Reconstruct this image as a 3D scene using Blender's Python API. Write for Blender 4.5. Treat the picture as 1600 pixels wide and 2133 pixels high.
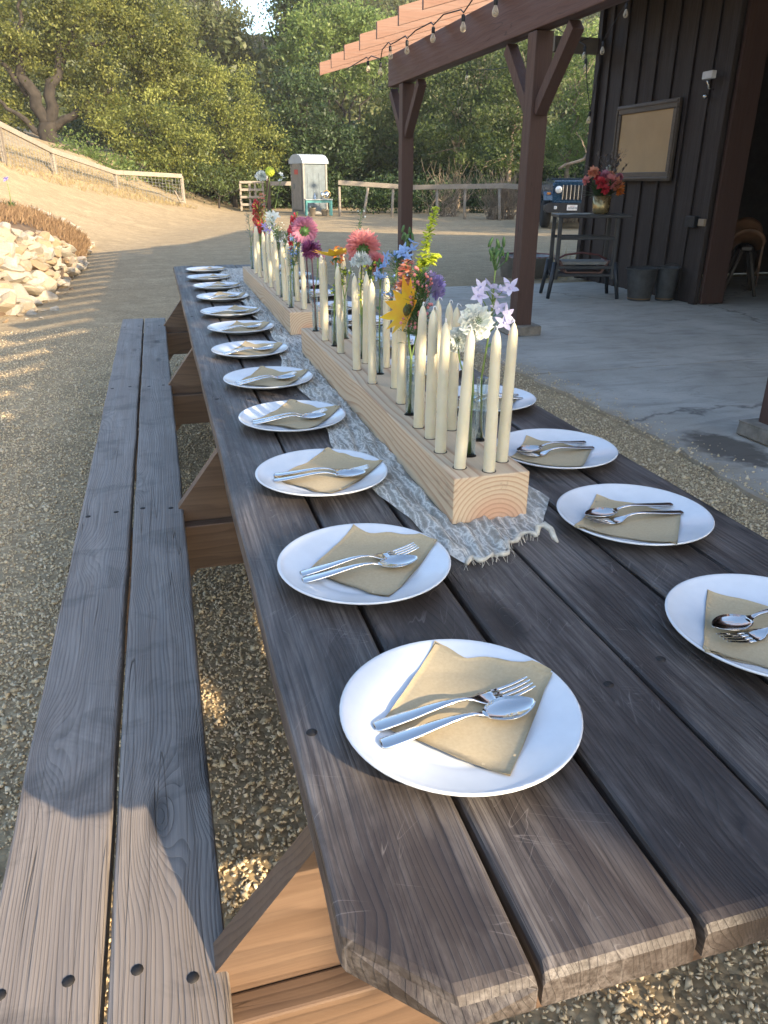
import bpy, bmesh, math, random
import numpy as np
from mathutils import Vector, Matrix, Quaternion

rad = math.radians
scene = bpy.context.scene
for o in list(bpy.data.objects):
    bpy.data.objects.remove(o)
COL = scene.collection

# ------------------------------------------------------------------ camera
cam_data = bpy.data.cameras.new('camera')
cam = bpy.data.objects.new('camera', cam_data)
COL.objects.link(cam)
cam_data.sensor_fit = 'VERTICAL'
cam_data.sensor_height = 36.0
cam_data.lens = 26.34
cam_data.clip_start = 0.02
cam_data.clip_end = 2000.0
YAW, PITCH, ROLL = 0.276849, 0.414732, 0.002194
fw = Vector((math.sin(YAW) * math.cos(PITCH), math.cos(YAW) * math.cos(PITCH), -math.sin(PITCH)))
ri = Vector((math.cos(YAW), -math.sin(YAW), 0.0))
up = ri.cross(fw)
r2 = ri * math.cos(ROLL) + up * math.sin(ROLL)
u2 = -ri * math.sin(ROLL) + up * math.cos(ROLL)
cam.matrix_world = Matrix(((r2.x, u2.x, -fw.x, -0.0766), (r2.y, u2.y, -fw.y, 0.0),
                           (r2.z, u2.z, -fw.z, 1.3159), (0, 0, 0, 1)))
scene.camera = cam

# ------------------------------------------------------------------ sky and sun
SUN_EL = rad(21.0)
SUN_AZ = rad(32.0)                     # the light travels 32 degrees left of +Y
SUN_TRAVEL = Vector((-math.sin(SUN_AZ) * math.cos(SUN_EL), math.cos(SUN_AZ) * math.cos(SUN_EL), -math.sin(SUN_EL)))
world = bpy.data.worlds.new('World')
scene.world = world
world.use_nodes = True
wn = world.node_tree
for n in list(wn.nodes):
    wn.nodes.remove(n)
w_out = wn.nodes.new('ShaderNodeOutputWorld')
w_bg = wn.nodes.new('ShaderNodeBackground')
w_sky = wn.nodes.new('ShaderNodeTexSky')
w_sky.sky_type = 'NISHITA'
w_sky.sun_disc = False
w_sky.sun_elevation = SUN_EL
w_sky.sun_rotation = math.pi - SUN_AZ
w_sky.air_density = 1.0
w_sky.dust_density = 1.3
w_sky.ozone_density = 1.6
w_bg.inputs['Strength'].default_value = 0.15
wn.links.new(w_sky.outputs[0], w_bg.inputs['Color'])
wn.links.new(w_bg.outputs[0], w_out.inputs['Surface'])

sun_data = bpy.data.lights.new('sun', 'SUN')
sun_data.energy = 3.6
sun_data.angle = rad(0.55)
sun_data.color = (1.0, 0.82, 0.58)
sun = bpy.data.objects.new('sun', sun_data)
COL.objects.link(sun)
sun.rotation_euler = SUN_TRAVEL.to_track_quat('-Z', 'Y').to_euler()

scene.view_settings.view_transform = 'Standard'
scene.view_settings.look = 'None'
scene.view_settings.gamma = 1.0
scene.view_settings.exposure = 1.78
scene.view_settings.use_curve_mapping = False
scene.cycles.max_bounces = 8
scene.cycles.transparent_max_bounces = 16

# ------------------------------------------------------------------ object helpers
def tag(o, label=None, cat=None, group=None, kind=None):
    if label: o['label'] = label
    if cat: o['category'] = cat
    if group: o['group'] = group
    if kind: o['kind'] = kind
    return o

def thing(name, label, cat, loc=(0, 0, 0), rz=0.0, group=None):
    o = bpy.data.objects.new(name, None)
    o.empty_display_size = 0.1
    COL.objects.link(o)
    o.location = loc
    o.rotation_euler = (0, 0, rz)
    return tag(o, label, cat, group)

def link(name, mesh, parent=None, loc=(0, 0, 0), rot=(0, 0, 0), scale=(1, 1, 1)):
    o = bpy.data.objects.new(name, mesh)
    COL.objects.link(o)
    o.location = loc
    o.rotation_euler = rot
    o.scale = scale
    if parent is not None:
        o.parent = parent
    return o

def copy_tree(o, parent=None):
    c = o.copy()
    COL.objects.link(c)
    c.parent = parent
    for ch in list(o.children):
        copy_tree(ch, c)
    return c

def V(*a):
    return Vector(a)

class MB:
    """collects shapes, then makes ONE mesh"""
    def __init__(self):
        self.v = []
        self.f = []
        self.s = []
    def add(self, verts, faces, smooth=False):
        b = len(self.v)
        self.v += [tuple(p) for p in verts]
        self.f += [tuple(i + b for i in f) for f in faces]
        self.s += [smooth] * len(faces)
        return self
    def box(self, x0, x1, y0, y1, z0, z1, M=None):
        p = [Vector((x, y, z)) for z in (z0, z1) for y in (y0, y1) for x in (x0, x1)]
        if M is not None:
            p = [M @ q for q in p]
        return self.add(p, [(0, 2, 3, 1), (4, 5, 7, 6), (0, 1, 5, 4), (2, 6, 7, 3), (0, 4, 6, 2), (1, 3, 7, 5)])
    def bevbox(self, sx, sy, sz, b, M=None, seg=2):
        v, f = bev(sx, sy, sz, b, seg)
        if M is not None:
            v = [M @ Vector(q) for q in v]
        return self.add(v, f, False)
    def tube(self, pts, radii, n=8, cap=True, smooth=True):
        pts = [Vector(p) for p in pts]
        if not hasattr(radii, '__len__'):
            radii = [radii] * len(pts)
        rings = []
        ref = None
        for i, p in enumerate(pts):
            a = pts[max(0, i - 1)]
            c = pts[min(len(pts) - 1, i + 1)]
            d = (c - a)
            if d.length < 1e-9:
                d = Vector((0, 0, 1))
            d.normalize()
            if ref is None:
                ref = Vector((1, 0, 0)) if abs(d.x) < 0.9 else Vector((0, 1, 0))
            u = (ref - d * ref.dot(d))
            if u.length < 1e-6:
                u = d.orthogonal()
            u.normalize()
            ref = u
            w = d.cross(u)
            rings.append([p + (u * math.cos(2 * math.pi * k / n) + w * math.sin(2 * math.pi * k / n)) * radii[i] for k in range(n)])
        verts = [q for r in rings for q in r]
        faces = []
        for i in range(len(pts) - 1):
            for k in range(n):
                k2 = (k + 1) % n
                faces.append((i * n + k, i * n + k2, (i + 1) * n + k2, (i + 1) * n + k))
        if cap:
            faces.append(tuple(range(n - 1, -1, -1)))
            faces.append(tuple((len(pts) - 1) * n + k for k in range(n)))
        return self.add(verts, faces, smooth)
    def lathe(self, prof, n=24, c=(0, 0, 0), M=None, smooth=True):
        c = Vector(c)
        verts = []
        for r, z in prof:
            for k in range(n):
                a = 2 * math.pi * k / n
                q = Vector((r * math.cos(a), r * math.sin(a), z))
                if M is not None:
                    q = M @ q
                verts.append(q + c)
        faces = []
        for i in range(len(prof) - 1):
            for k in range(n):
                k2 = (k + 1) % n
                faces.append((i * n + k, i * n + k2, (i + 1) * n + k2, (i + 1) * n + k))
        if prof[0][0] > 1e-6:
            faces.append(tuple(range(n - 1, -1, -1)))
        if prof[-1][0] > 1e-6:
            faces.append(tuple((len(prof) - 1) * n + k for k in range(n)))
        return self.add(verts, faces, smooth)
    def ball(self, c, r, n=8, m=6, sq=(1, 1, 1), M=None):
        prof = [(max(1e-4, math.sin(math.pi * i / m)), -math.cos(math.pi * i / m)) for i in range(m + 1)]
        S = Matrix.Diagonal((r * sq[0], r * sq[1], r * sq[2]))
        if M is not None:
            S = M @ S
        return self.lathe(prof, n, c, S)
    def prism(self, pts2, axis, a0, a1, smooth=False):
        """polygon pts2 extruded along axis ('x','y','z') from a0 to a1"""
        def mk(p, a):
            if axis == 'x': return (a, p[0], p[1])
            if axis == 'y': return (p[0], a, p[1])
            return (p[0], p[1], a)
        n = len(pts2)
        vs = [mk(p, a0) for p in pts2] + [mk(p, a1) for p in pts2]
        fs = [(k, (k + 1) % n, n + (k + 1) % n, n + k) for k in range(n)]
        fs += [tuple(range(n - 1, -1, -1)), tuple(range(n, 2 * n))]
        return self.add(vs, fs, smooth)
    def mesh(self, name, mat=None):
        me = bpy.data.meshes.new(name)
        me.from_pydata(self.v, [], self.f)
        me.polygons.foreach_set('use_smooth', self.s)
        me.update()
        if mat is not None:
            me.materials.append(mat)
        return me
    def build(self, name, mat, parent=None, loc=(0, 0, 0), rot=(0, 0, 0), world=False, fix=True):
        """world=True: the shapes are in world coordinates, the parent has no rotation"""
        if world and parent is not None:
            L = parent.location
            if parent.parent is not None:
                L = L + parent.parent.location
            self.v = [(p[0] - L.x, p[1] - L.y, p[2] - L.z) for p in self.v]
        me = self.mesh(name, mat)
        if fix:
            bm = bmesh.new()
            bm.from_mesh(me)
            bmesh.ops.recalc_face_normals(bm, faces=bm.faces)
            bm.to_mesh(me)
            bm.free()
        return link(name, me, parent, loc, rot)

_bev = {}
def bev(sx, sy, sz, b, seg=2):
    key = (round(sx, 4), round(sy, 4), round(sz, 4), round(b, 4), seg)
    if key not in _bev:
        bm = bmesh.new()
        bmesh.ops.create_cube(bm, size=1.0)
        for v in bm.verts:
            v.co = Vector((v.co.x * sx, v.co.y * sy, v.co.z * sz))
        bmesh.ops.bevel(bm, geom=list(bm.edges), offset=b, segments=seg, affect='EDGES', profile=0.5)
        bm.verts.ensure_lookup_table()
        _bev[key] = ([v.co.copy() for v in bm.verts], [tuple(v.index for v in f.verts) for f in bm.faces])
        bm.free()
    return _bev[key]

def T(x, y, z, rx=0, ry=0, rz=0):
    return Matrix.Translation((x, y, z)) @ Matrix.Rotation(rz, 4, 'Z') @ Matrix.Rotation(ry, 4, 'Y') @ Matrix.Rotation(rx, 4, 'X')

# ------------------------------------------------------------------ material helpers
class NT:
    def __init__(self, name):
        self.m = bpy.data.materials.new(name)
        self.m.use_nodes = True
        self.t = self.m.node_tree
        for n in list(self.t.nodes):
            self.t.nodes.remove(n)
        self.out = self.t.nodes.new('ShaderNodeOutputMaterial')
        self.p = self.t.nodes.new('ShaderNodeBsdfPrincipled')
        self.t.links.new(self.p.outputs[0], self.out.inputs['Surface'])
    def put(self, sock, val):
        if isinstance(val, bpy.types.NodeSocket):
            self.t.links.new(val, sock)
        elif val is not None:
            if hasattr(sock.default_value, '__len__') and len(sock.default_value) == 4 and len(val) == 3:
                val = tuple(val) + (1.0,)
            sock.default_value = val
    def node(self, typ, **kw):
        n = self.t.nodes.new(typ)
        for k, v in kw.items():
            setattr(n, k, v)
        return n
    def math(self, op, a, b=None, c=None):
        n = self.node('ShaderNodeMath', operation=op)
        self.put(n.inputs[0], a)
        if b is not None: self.put(n.inputs[1], b)
        if c is not None: self.put(n.inputs[2], c)
        return n.outputs[0]
    def vmath(self, op, a, b=None):
        n = self.node('ShaderNodeVectorMath', operation=op)
        self.put(n.inputs[0], a)
        if b is not None: self.put(n.inputs[1], b)
        return n.outputs[0]
    def coord(self, kind='Object'):
        return self.node('ShaderNodeTexCoord').outputs[kind]
    def geo(self, kind):
        return self.node('ShaderNodeNewGeometry').outputs[kind]
    def rnd(self):
        return self.node('ShaderNodeObjectInfo').outputs['Random']
    def xyz(self, v):
        n = self.node('ShaderNodeSeparateXYZ')
        self.put(n.inputs[0], v)
        return n.outputs
    def comb(self, x, y, z):
        n = self.node('ShaderNodeCombineXYZ')
        self.put(n.inputs[0], x); self.put(n.inputs[1], y); self.put(n.inputs[2], z)
        return n.outputs[0]
    def noise(self, vec, scale=5, detail=4, rough=0.55, dist=0.0, color=False):
        n = self.node('ShaderNodeTexNoise')
        self.put(n.inputs['Vector'], vec)
        n.inputs['Scale'].default_value = scale
        n.inputs['Detail'].default_value = detail
        n.inputs['Roughness'].default_value = rough
        n.inputs['Distortion'].default_value = dist
        return n.outputs['Color' if color else 'Fac']
    def voro(self, vec, scale=5, feature='F1', out='Distance', rnd=1.0):
        n = self.node('ShaderNodeTexVoronoi', feature=feature)
        self.put(n.inputs['Vector'], vec)
        n.inputs['Scale'].default_value = scale
        n.inputs['Randomness'].default_value = rnd
        return n.outputs[out]
    def ramp(self, fac, stops, interp='LINEAR'):
        n = self.node('ShaderNodeValToRGB')
        n.color_ramp.interpolation = interp
        e = n.color_ramp.elements
        while len(e) < len(stops):
            e.new(0.5)
        for i, (p, c) in enumerate(stops):
            e[i].position = p
            if not hasattr(c, '__len__'):
                c = (c, c, c)
            e[i].color = tuple(c) + (1.0,)
        self.put(n.inputs[0], fac)
        return n.outputs[0]
    def mix(self, fac, a, b, blend='MIX'):
        n = self.node('ShaderNodeMix', data_type='RGBA', blend_type=blend)
        self.put(n.inputs[0], fac)
        self.put(n.inputs[6], a)
        self.put(n.inputs[7], b)
        return n.outputs[2]
    def bump(self, h, strength=0.3, dist=0.01, normal=None):
        n = self.node('ShaderNodeBump')
        n.inputs['Strength'].default_value = strength
        n.inputs['Distance'].default_value = dist
        self.put(n.inputs['Height'], h)
        if normal is not None:
            self.put(n.inputs['Normal'], normal)
        self.t.links.new(n.outputs[0], self.p.inputs['Normal'])
        return n.outputs[0]
    def set(self, **kw):
        for k, v in kw.items():
            self.put(self.p.inputs[k.replace('_', ' ')], v)
        return self

def plain(name, col, rough=0.6, metal=0.0, var=0.12, scale=6.0, bump=0.0, bscale=60.0, spec=None, coat=None):
    """base colour with soft wear variation"""
    m = NT(name)
    c = m.vmath('ADD', m.coord(), m.comb(m.math('MULTIPLY', m.rnd(), 37.0), 0.0, 0.0))
    n = m.noise(c, scale, 5)
    lo = tuple(x * (1 - var * 2) for x in col)
    hi = tuple(min(1.0, x * (1 + var)) for x in col)
    m.set(Base_Color=m.ramp(n, [(0.25, lo), (0.7, hi)]), Metallic=metal)
    m.set(Roughness=m.ramp(m.noise(c, scale * 2.3, 3), [(0.3, max(0.02, rough - 0.08)), (0.7, min(1.0, rough + 0.08))]))
    if spec is not None:
        m.p.inputs['Specular IOR Level'].default_value = spec
    if coat is not None:
        m.p.inputs['Coat Weight'].default_value = coat
    if bump:
        m.bump(m.noise(c, bscale, 4), bump, 0.01)
    return m.m

def wood(name, dark, mid, worn, axis='y', rough=0.55, bump=0.35, wear=0.5, ring=24.0, knots=True, fine=1.0, spec=0.4, blot=0.0, cracks=True, scratch=0.0, wearlo=0.46):
    m = NT(name)
    r = m.rnd()
    p = m.xyz(m.coord())
    ax = {'x': 0, 'y': 1, 'z': 2}[axis]
    ids = [0, 1, 2]
    ids.remove(ax)
    lx = m.math('ADD', p[ids[0]], m.math('MULTIPLY', r, 31.7))
    lz = m.math('ADD', p[ids[1]], m.math('MULTIPLY', r, 11.3))
    ly = m.math('ADD', p[ax], m.math('MULTIPLY', r, 57.1))
    slow = m.comb(m.math('MULTIPLY', lx, 5.0), m.math('MULTIPLY', ly, 0.9), m.math('MULTIPLY', lz, 5.0))
    wob = m.noise(slow, 1.0, 3)
    # knots
    kv = m.comb(m.math('MULTIPLY', lx, 7.0), m.math('MULTIPLY', ly, 2.2), 0.0)
    kd = m.voro(kv, 1.0, 'F1', 'Distance')
    kn = m.math('POWER', m.math('MAXIMUM', m.math('SUBTRACT', 1.0, m.math('MULTIPLY', kd, 2.2)), 0.0), 2.0)
    if not knots:
        kn = m.math('MULTIPLY', kn, 0.0)
    # annual lines: across coordinate, pushed around the knots
    across = m.math('ADD', m.math('ADD', lx, m.math('MULTIPLY', lz, 0.35)),
                    m.math('ADD', m.math('MULTIPLY', wob, 0.10), m.math('MULTIPLY', kn, 0.07)))
    wide = m.math('ADD', across, m.math('MULTIPLY', m.noise(m.comb(m.math('MULTIPLY', across, 30.0), 0.0, 0.0), 1.0, 2), 0.02))
    fr = m.math('FRACT', m.math('MULTIPLY', wide, ring * 5.5))
    line = m.ramp(fr, [(0.0, 1.0), (0.5, 0.75), (0.82, 0.12), (0.93, 0.0), (1.0, 1.0)])
    fib = m.noise(m.comb(m.math('MULTIPLY', lx, 170.0 * fine), m.math('MULTIPLY', ly, 3.2), m.math('MULTIPLY', lz, 170.0 * fine)), 1.0, 4, 0.65)
    fib2 = m.noise(m.comb(m.math('MULTIPLY', lx, 38.0), m.math('MULTIPLY', ly, 1.3), m.math('MULTIPLY', lz, 38.0)), 1.0, 3, 0.6)
    g = m.math('ADD', m.math('MULTIPLY', line, 0.28), m.math('ADD', m.math('MULTIPLY', fib, 0.42), m.math('MULTIPLY', fib2, 0.45)))
    base = m.ramp(g, [(0.28, dark), (0.78, mid)])
    patch = m.noise(m.comb(m.math('MULTIPLY', lx, 9.0), m.math('MULTIPLY', ly, 2.4), m.math('MULTIPLY', lz, 9.0)), 1.0, 6, 0.7, 0.4)
    wm = m.math('MULTIPLY', m.ramp(patch, [(wearlo, 0.0), (wearlo + 0.22, 1.0)]), m.ramp(fib, [(0.38, 0.15), (0.62, 1.0)]))
    col = m.mix(m.math('MULTIPLY', wm, wear), base, worn)
    if blot:
        bl = m.noise(m.comb(m.math('MULTIPLY', lx, 5.0), m.math('MULTIPLY', ly, 5.5), lz), 1.0, 5, 0.65, 0.8)
        col = m.mix(m.math('MULTIPLY', m.ramp(bl, [(0.52, 0.0), (0.66, 1.0)]), blot), col, tuple(x * 0.45 for x in dark))
    if knots:
        col = m.mix(m.ramp(kn, [(0.45, 0.0), (0.75, 0.85)]), col, tuple(x * 0.5 for x in dark))
    h = m.math('ADD', m.math('MULTIPLY', fib, 0.6), m.math('MULTIPLY', line, 0.4))
    if scratch:
        for (ca, sa, q) in ((0.35, 0.94, 0.0), (0.9, -0.42, 5.0), (0.72, 0.69, 9.0)):
            sx = m.math('ADD', m.math('MULTIPLY', lx, ca), m.math('MULTIPLY', ly, sa))
            sy = m.math('SUBTRACT', m.math('MULTIPLY', ly, ca), m.math('MULTIPLY', lx, sa))
            sn = m.noise(m.comb(m.math('MULTIPLY', sx, 5.0), m.math('MULTIPLY', sy, 34.0), q), 1.0, 2, 0.4)
            sk = m.ramp(m.math('ABSOLUTE', m.math('SUBTRACT', sn, 0.5)), [(0.0, 1.0), (0.0045, 0.0)])
            sg = m.ramp(m.noise(m.comb(m.math('MULTIPLY', lx, 8.0), m.math('MULTIPLY', ly, 7.0), q + 2.0), 1.0, 3), [(0.55, 0.0), (0.62, 1.0)])
            col = m.mix(m.math('MULTIPLY', m.math('MULTIPLY', sk, sg), scratch), col, worn)
    if cracks:
        cr = m.noise(m.comb(m.math('MULTIPLY', lx, 42.0), m.math('MULTIPLY', ly, 0.75), m.math('MULTIPLY', lz, 10.0)), 1.0, 2, 0.4)
        ck = m.ramp(m.math('ABSOLUTE', m.math('SUBTRACT', cr, 0.5)), [(0.0, 1.0), (0.006, 0.0)])
        gate = m.ramp(m.noise(m.comb(m.math('MULTIPLY', lx, 6.0), m.math('MULTIPLY', ly, 1.1), 3.0), 1.0, 2), [(0.50, 0.0), (0.58, 1.0)])
        ck = m.math('MULTIPLY', ck, gate)
        col = m.mix(m.math('MULTIPLY', ck, 0.85), col, tuple(x * 0.25 for x in dark))
        h = m.math('SUBTRACT', h, m.math('MULTIPLY', ck, 1.6))
    m.set(Base_Color=col, Roughness=m.ramp(fib2, [(0.3, max(0.1, rough - 0.12)), (0.7, min(1.0, rough + 0.12))]))
    m.p.inputs['Specular IOR Level'].default_value = spec
    m.bump(h, bump, 0.002)
    return m.m

def leafmat(name, a, b, trans=0.35, rough=0.5):
    """foliage colour between a and b by a per-leaf random attribute; light passes through"""
    m = NT(name)
    at = m.node('ShaderNodeAttribute', attribute_name='tint')
    s = m.xyz(at.outputs['Vector'])
    col = m.mix(s[0], a, b)
    m.set(Base_Color=col, Roughness=rough)
    m.p.inputs['Specular IOR Level'].default_value = 0.35
    tr = m.node('ShaderNodeBsdfTranslucent')
    m.put(tr.inputs['Color'], m.mix(0.5, col, tuple(min(1, x * 1.6) for x in b)))
    mx = m.node('ShaderNodeMixShader')
    mx.inputs[0].default_value = trans
    m.t.links.new(m.p.outputs[0], mx.inputs[1])
    m.t.links.new(tr.outputs[0], mx.inputs[2])
    m.t.links.new(mx.outputs[0], m.out.inputs['Surface'])
    return m.m

def petalmat(name, col, col2=None, trans=0.4, rough=0.55, scale=60.0):
    m = NT(name)
    col2 = col2 or tuple(x * 0.75 for x in col)
    n = m.noise(m.coord(), scale, 3)
    c = m.ramp(n, [(0.3, col2), (0.65, col)])
    m.set(Base_Color=c, Roughness=rough)
    tr = m.node('ShaderNodeBsdfTranslucent')
    m.put(tr.inputs['Color'], c)
    mx = m.node('ShaderNodeMixShader')
    mx.inputs[0].default_value = trans
    m.t.links.new(m.p.outputs[0], mx.inputs[1])
    m.t.links.new(tr.outputs[0], mx.inputs[2])
    m.t.links.new(mx.outputs[0], m.out.inputs['Surface'])
    return m.m

RNG = np.random.default_rng(7)
random.seed(11)

def quads_mesh(name, P, A, B, tint, mat):
    """N leaves: rhombs with centre P, half axes A and B (N,3), tint (N,)"""
    N = len(P)
    co = np.empty((N, 4, 3), np.float32)
    co[:, 0] = P - A
    co[:, 1] = P + B
    co[:, 2] = P + A
    co[:, 3] = P - B
    me = bpy.data.meshes.new(name)
    me.vertices.add(4 * N)
    me.vertices.foreach_set('co', co.reshape(-1))
    me.loops.add(4 * N)
    me.loops.foreach_set('vertex_index', np.arange(4 * N, dtype=np.int32))
    me.polygons.add(N)
    me.polygons.foreach_set('loop_start', np.arange(0, 4 * N, 4, dtype=np.int32))
    me.polygons.foreach_set('loop_total', np.full(N, 4, np.int32))
    at = me.attributes.new('tint', 'FLOAT_VECTOR', 'POINT')
    tv = np.repeat(np.clip(tint, 0, 1).astype(np.float32), 4)
    at.data.foreach_set('vector', np.stack([tv, tv, tv], -1).reshape(-1))
    me.update(calc_edges=True)
    me.materials.append(mat)
    return me

def rand_dirs(n):
    d = RNG.normal(size=(n, 3))
    return d / np.linalg.norm(d, axis=1, keepdims=True)

def leaves(lobes, per, size, mat, name, flat=0.6, sig=0.30, tintvar=0.25, shell=0.5, droop=0.0, aspect=0.5):
    """lobes: (cx,cy,cz,rx,ry,rz,n_clumps)"""
    Ps, Ts = [], []
    for (cx, cy, cz, rx, ry, rz, nc) in lobes:
        d = rand_dirs(nc)
        rr = (shell + (1 - shell) * RNG.random(nc) ** 0.6)[:, None]
        wob = 1.0 + 0.18 * np.sin(d[:, :1] * 5.3 + cx) + 0.14 * np.cos(d[:, 2:3] * 6.1 + cy)
        C = np.array([cx, cy, cz]) + d * rr * wob * np.array([rx, ry, rz])
        t0 = RNG.normal(0.45, 0.24, nc)
        k = np.repeat(np.arange(nc), per)
        s = sig * (0.6 + 0.8 * RNG.random(nc))
        off = RNG.normal(size=(nc * per, 3)) * s[k][:, None] * np.array([1, 1, flat])
        off[:, 2] -= droop * np.abs(RNG.normal(size=nc * per))
        Ps.append(C[k] + off)
        Ts.append(t0[k] + RNG.normal(0, tintvar, nc * per))
    P = np.concatenate(Ps)
    tint = np.concatenate(Ts)
    n = len(P)
    a = rand_dirs(n)
    b = np.cross(a, rand_dirs(n))
    b /= np.maximum(np.linalg.norm(b, axis=1, keepdims=True), 1e-5)
    L = (size * (0.6 + 0.8 * RNG.random(n)))[:, None]
    return quads_mesh(name, P, a * L * 0.5, b * L * 0.5 * aspect, tint, mat)

# ------------------------------------------------------------------ materials of the setting
def gravel_mat(name, a, b, c, soil):
    m = NT(name)
    p = m.geo('Position')
    v1 = m.voro(p, 62.0, 'F1', 'Color')
    s = m.xyz(v1)
    d1 = m.voro(p, 62.0, 'F1', 'Distance')
    d2 = m.voro(p, 23.0, 'F1', 'Distance')
    stone = m.ramp(s[0], [(0.1, a), (0.55, b), (0.95, c)])
    gap = m.ramp(d1, [(0.35, 0.0), (0.75, 1.0)])
    col = m.mix(m.math('MULTIPLY', gap, 0.55), stone, soil)
    big = m.noise(p, 0.7, 5, 0.6)
    col = m.mix(m.ramp(big, [(0.4, 0.0), (0.7, 0.45)]), col, tuple(x * 0.72 for x in b))
    track = m.noise(m.vmath('MULTIPLY', p, (0.5, 2.2, 1.0)), 0.6, 4)
    col = m.mix(m.ramp(track, [(0.45, 0.0), (0.75, 0.4)]), col, c)
    rut = m.noise(m.vmath('MULTIPLY', p, (1.6, 1.6, 1.6)), 2.2, 8, 0.75)
    col = m.mix(m.ramp(rut, [(0.42, 0.55), (0.58, 0.0)]), col, tuple(x * 0.55 for x in b))
    peb = m.noise(p, 26.0, 3, 0.7)
    col = m.mix(m.ramp(peb, [(0.60, 0.0), (0.70, 0.5)]), col, tuple(x * 0.5 for x in a))
    m.set(Base_Color=col, Roughness=0.92)
    m.p.inputs['Specular IOR Level'].default_value = 0.2
    h = m.math('ADD', m.math('MULTIPLY', d1, -0.6), m.math('MULTIPLY', m.noise(p, 9.0, 5), 0.9))
    h = m.math('ADD', h, m.math('MULTIPLY', d2, -0.5))
    m.bump(h, 0.7, 0.012)
    return m.m

M_gravel = gravel_mat('gravel_ground', (0.29, 0.21, 0.12), (0.44, 0.33, 0.19), (0.55, 0.43, 0.265), (0.27, 0.20, 0.12))

def stone_mat(name, stops, scale=40):
    m = NT(name)
    at = m.node('ShaderNodeAttribute', attribute_name='tint')
    s = m.xyz(at.outputs['Vector'])
    c = m.ramp(s[0], stops)
    n = m.noise(m.coord(), scale, 4)
    c = m.mix(m.ramp(n, [(0.35, 0.0), (0.8, 0.5)]), c, stops[0][1])
    m.set(Base_Color=c, Roughness=0.85)
    m.bump(n, 0.3, 0.002)
    return m.m

M_pebble = stone_mat('pebble', [(0.0, (0.40, 0.30, 0.175)), (0.35, (0.58, 0.455, 0.275)), (0.7, (0.70, 0.565, 0.365)), (1.0, (0.82, 0.71, 0.53))], 90)

def concrete():
    m = NT('concrete')
    p = m.geo('Position')
    n1 = m.noise(p, 1.1, 6, 0.65, 0.4)
    n2 = m.noise(m.vmath('MULTIPLY', p, (1.0, 3.0, 1.0)), 2.6, 5, 0.6, 0.8)
    c = m.ramp(n1, [(0.3, (0.30, 0.27, 0.22)), (0.55, (0.42, 0.385, 0.325)), (0.75, (0.52, 0.48, 0.41))])
    c = m.mix(m.ramp(n2, [(0.5, 0.0), (0.72, 0.6)]), c, (0.22, 0.205, 0.18))
    spots = m.noise(p, 14.0, 3)
    c = m.mix(m.ramp(spots, [(0.66, 0.0), (0.74, 0.35)]), c, (0.12, 0.105, 0.09))
    # earth stain near the slab edge by the nearest post
    s = m.xyz(p)
    dx = m.math('DIVIDE', m.math('SUBTRACT', s[0], 2.72), 0.24)
    dy = m.math('DIVIDE', m.math('SUBTRACT', s[1], 3.15), 0.42)
    rr = m.math('ADD', m.math('MULTIPLY', dx, dx), m.math('MULTIPLY', dy, dy))
    st = m.math('SUBTRACT', 1.25, m.math('ADD', rr, m.math('MULTIPLY', m.noise(p, 11.0, 5), 1.2)))
    c = m.mix(m.ramp(st, [(0.0, 0.0), (0.35, 0.85)]), c, (0.07, 0.055, 0.04))
    dust = m.math('ADD', m.math('MULTIPLY', m.math('SUBTRACT', s[0], 2.44), 2.2), m.math('MULTIPLY', m.noise(p, 6.0, 5), 1.2))
    c = m.mix(m.ramp(dust, [(0.5, 0.8), (1.3, 0.0)]), c, (0.33, 0.26, 0.17))
    grit = m.noise(p, 90.0, 2)
    c = m.mix(m.ramp(grit, [(0.62, 0.0), (0.70, 0.4)]), c, (0.14, 0.125, 0.10))
    cv = m.node('ShaderNodeTexVoronoi', feature='DISTANCE_TO_EDGE')
    m.put(cv.inputs['Vector'], m.vmath('ADD', p, m.vmath('MULTIPLY', m.noise(p, 1.5, 5, 0.6, 0.0, True), (0.9, 0.9, 0.0))))
    cv.inputs['Scale'].default_value = 0.17
    c = m.mix(m.ramp(cv.outputs['Distance'], [(0.0, 0.7), (0.0022, 0.0)]), c, (0.07, 0.06, 0.05))
    m.set(Base_Color=c, Roughness=m.ramp(n2, [(0.3, 0.72), (0.7, 0.92)]))
    m.bump(m.math('ADD', m.noise(p, 30.0, 4), m.math('MULTIPLY', n1, 2.0)), 0.25, 0.006)
    return m.m

M_concrete = concrete()
M_soil = plain('dry_soil', (0.13, 0.085, 0.05), 0.95, var=0.25, scale=5, bump=0.6, bscale=25)
M_under = plain('undergrowth_soil', (0.035, 0.032, 0.018), 0.95, var=0.3, scale=0.5, bump=0.5, bscale=3)
M_barnwood = wood('barn_board', (0.013, 0.009, 0.0075), (0.032, 0.022, 0.018), (0.06, 0.045, 0.037), 'z', 0.72, 0.3, 0.5, ring=16, cracks=True)
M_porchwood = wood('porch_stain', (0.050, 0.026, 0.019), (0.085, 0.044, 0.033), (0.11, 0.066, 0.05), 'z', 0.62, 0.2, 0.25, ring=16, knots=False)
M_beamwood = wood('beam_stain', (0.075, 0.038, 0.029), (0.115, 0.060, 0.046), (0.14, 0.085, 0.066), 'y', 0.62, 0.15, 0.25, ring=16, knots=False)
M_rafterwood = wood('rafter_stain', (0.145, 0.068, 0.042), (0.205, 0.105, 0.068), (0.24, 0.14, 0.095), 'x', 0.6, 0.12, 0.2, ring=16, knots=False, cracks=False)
M_roof = plain('roof_sheathing', (0.16, 0.11, 0.08), 0.8)
M_stonebase = plain('stone_base', (0.22, 0.19, 0.15), 0.9, var=0.2, scale=18, bump=0.5, bscale=40)

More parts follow.
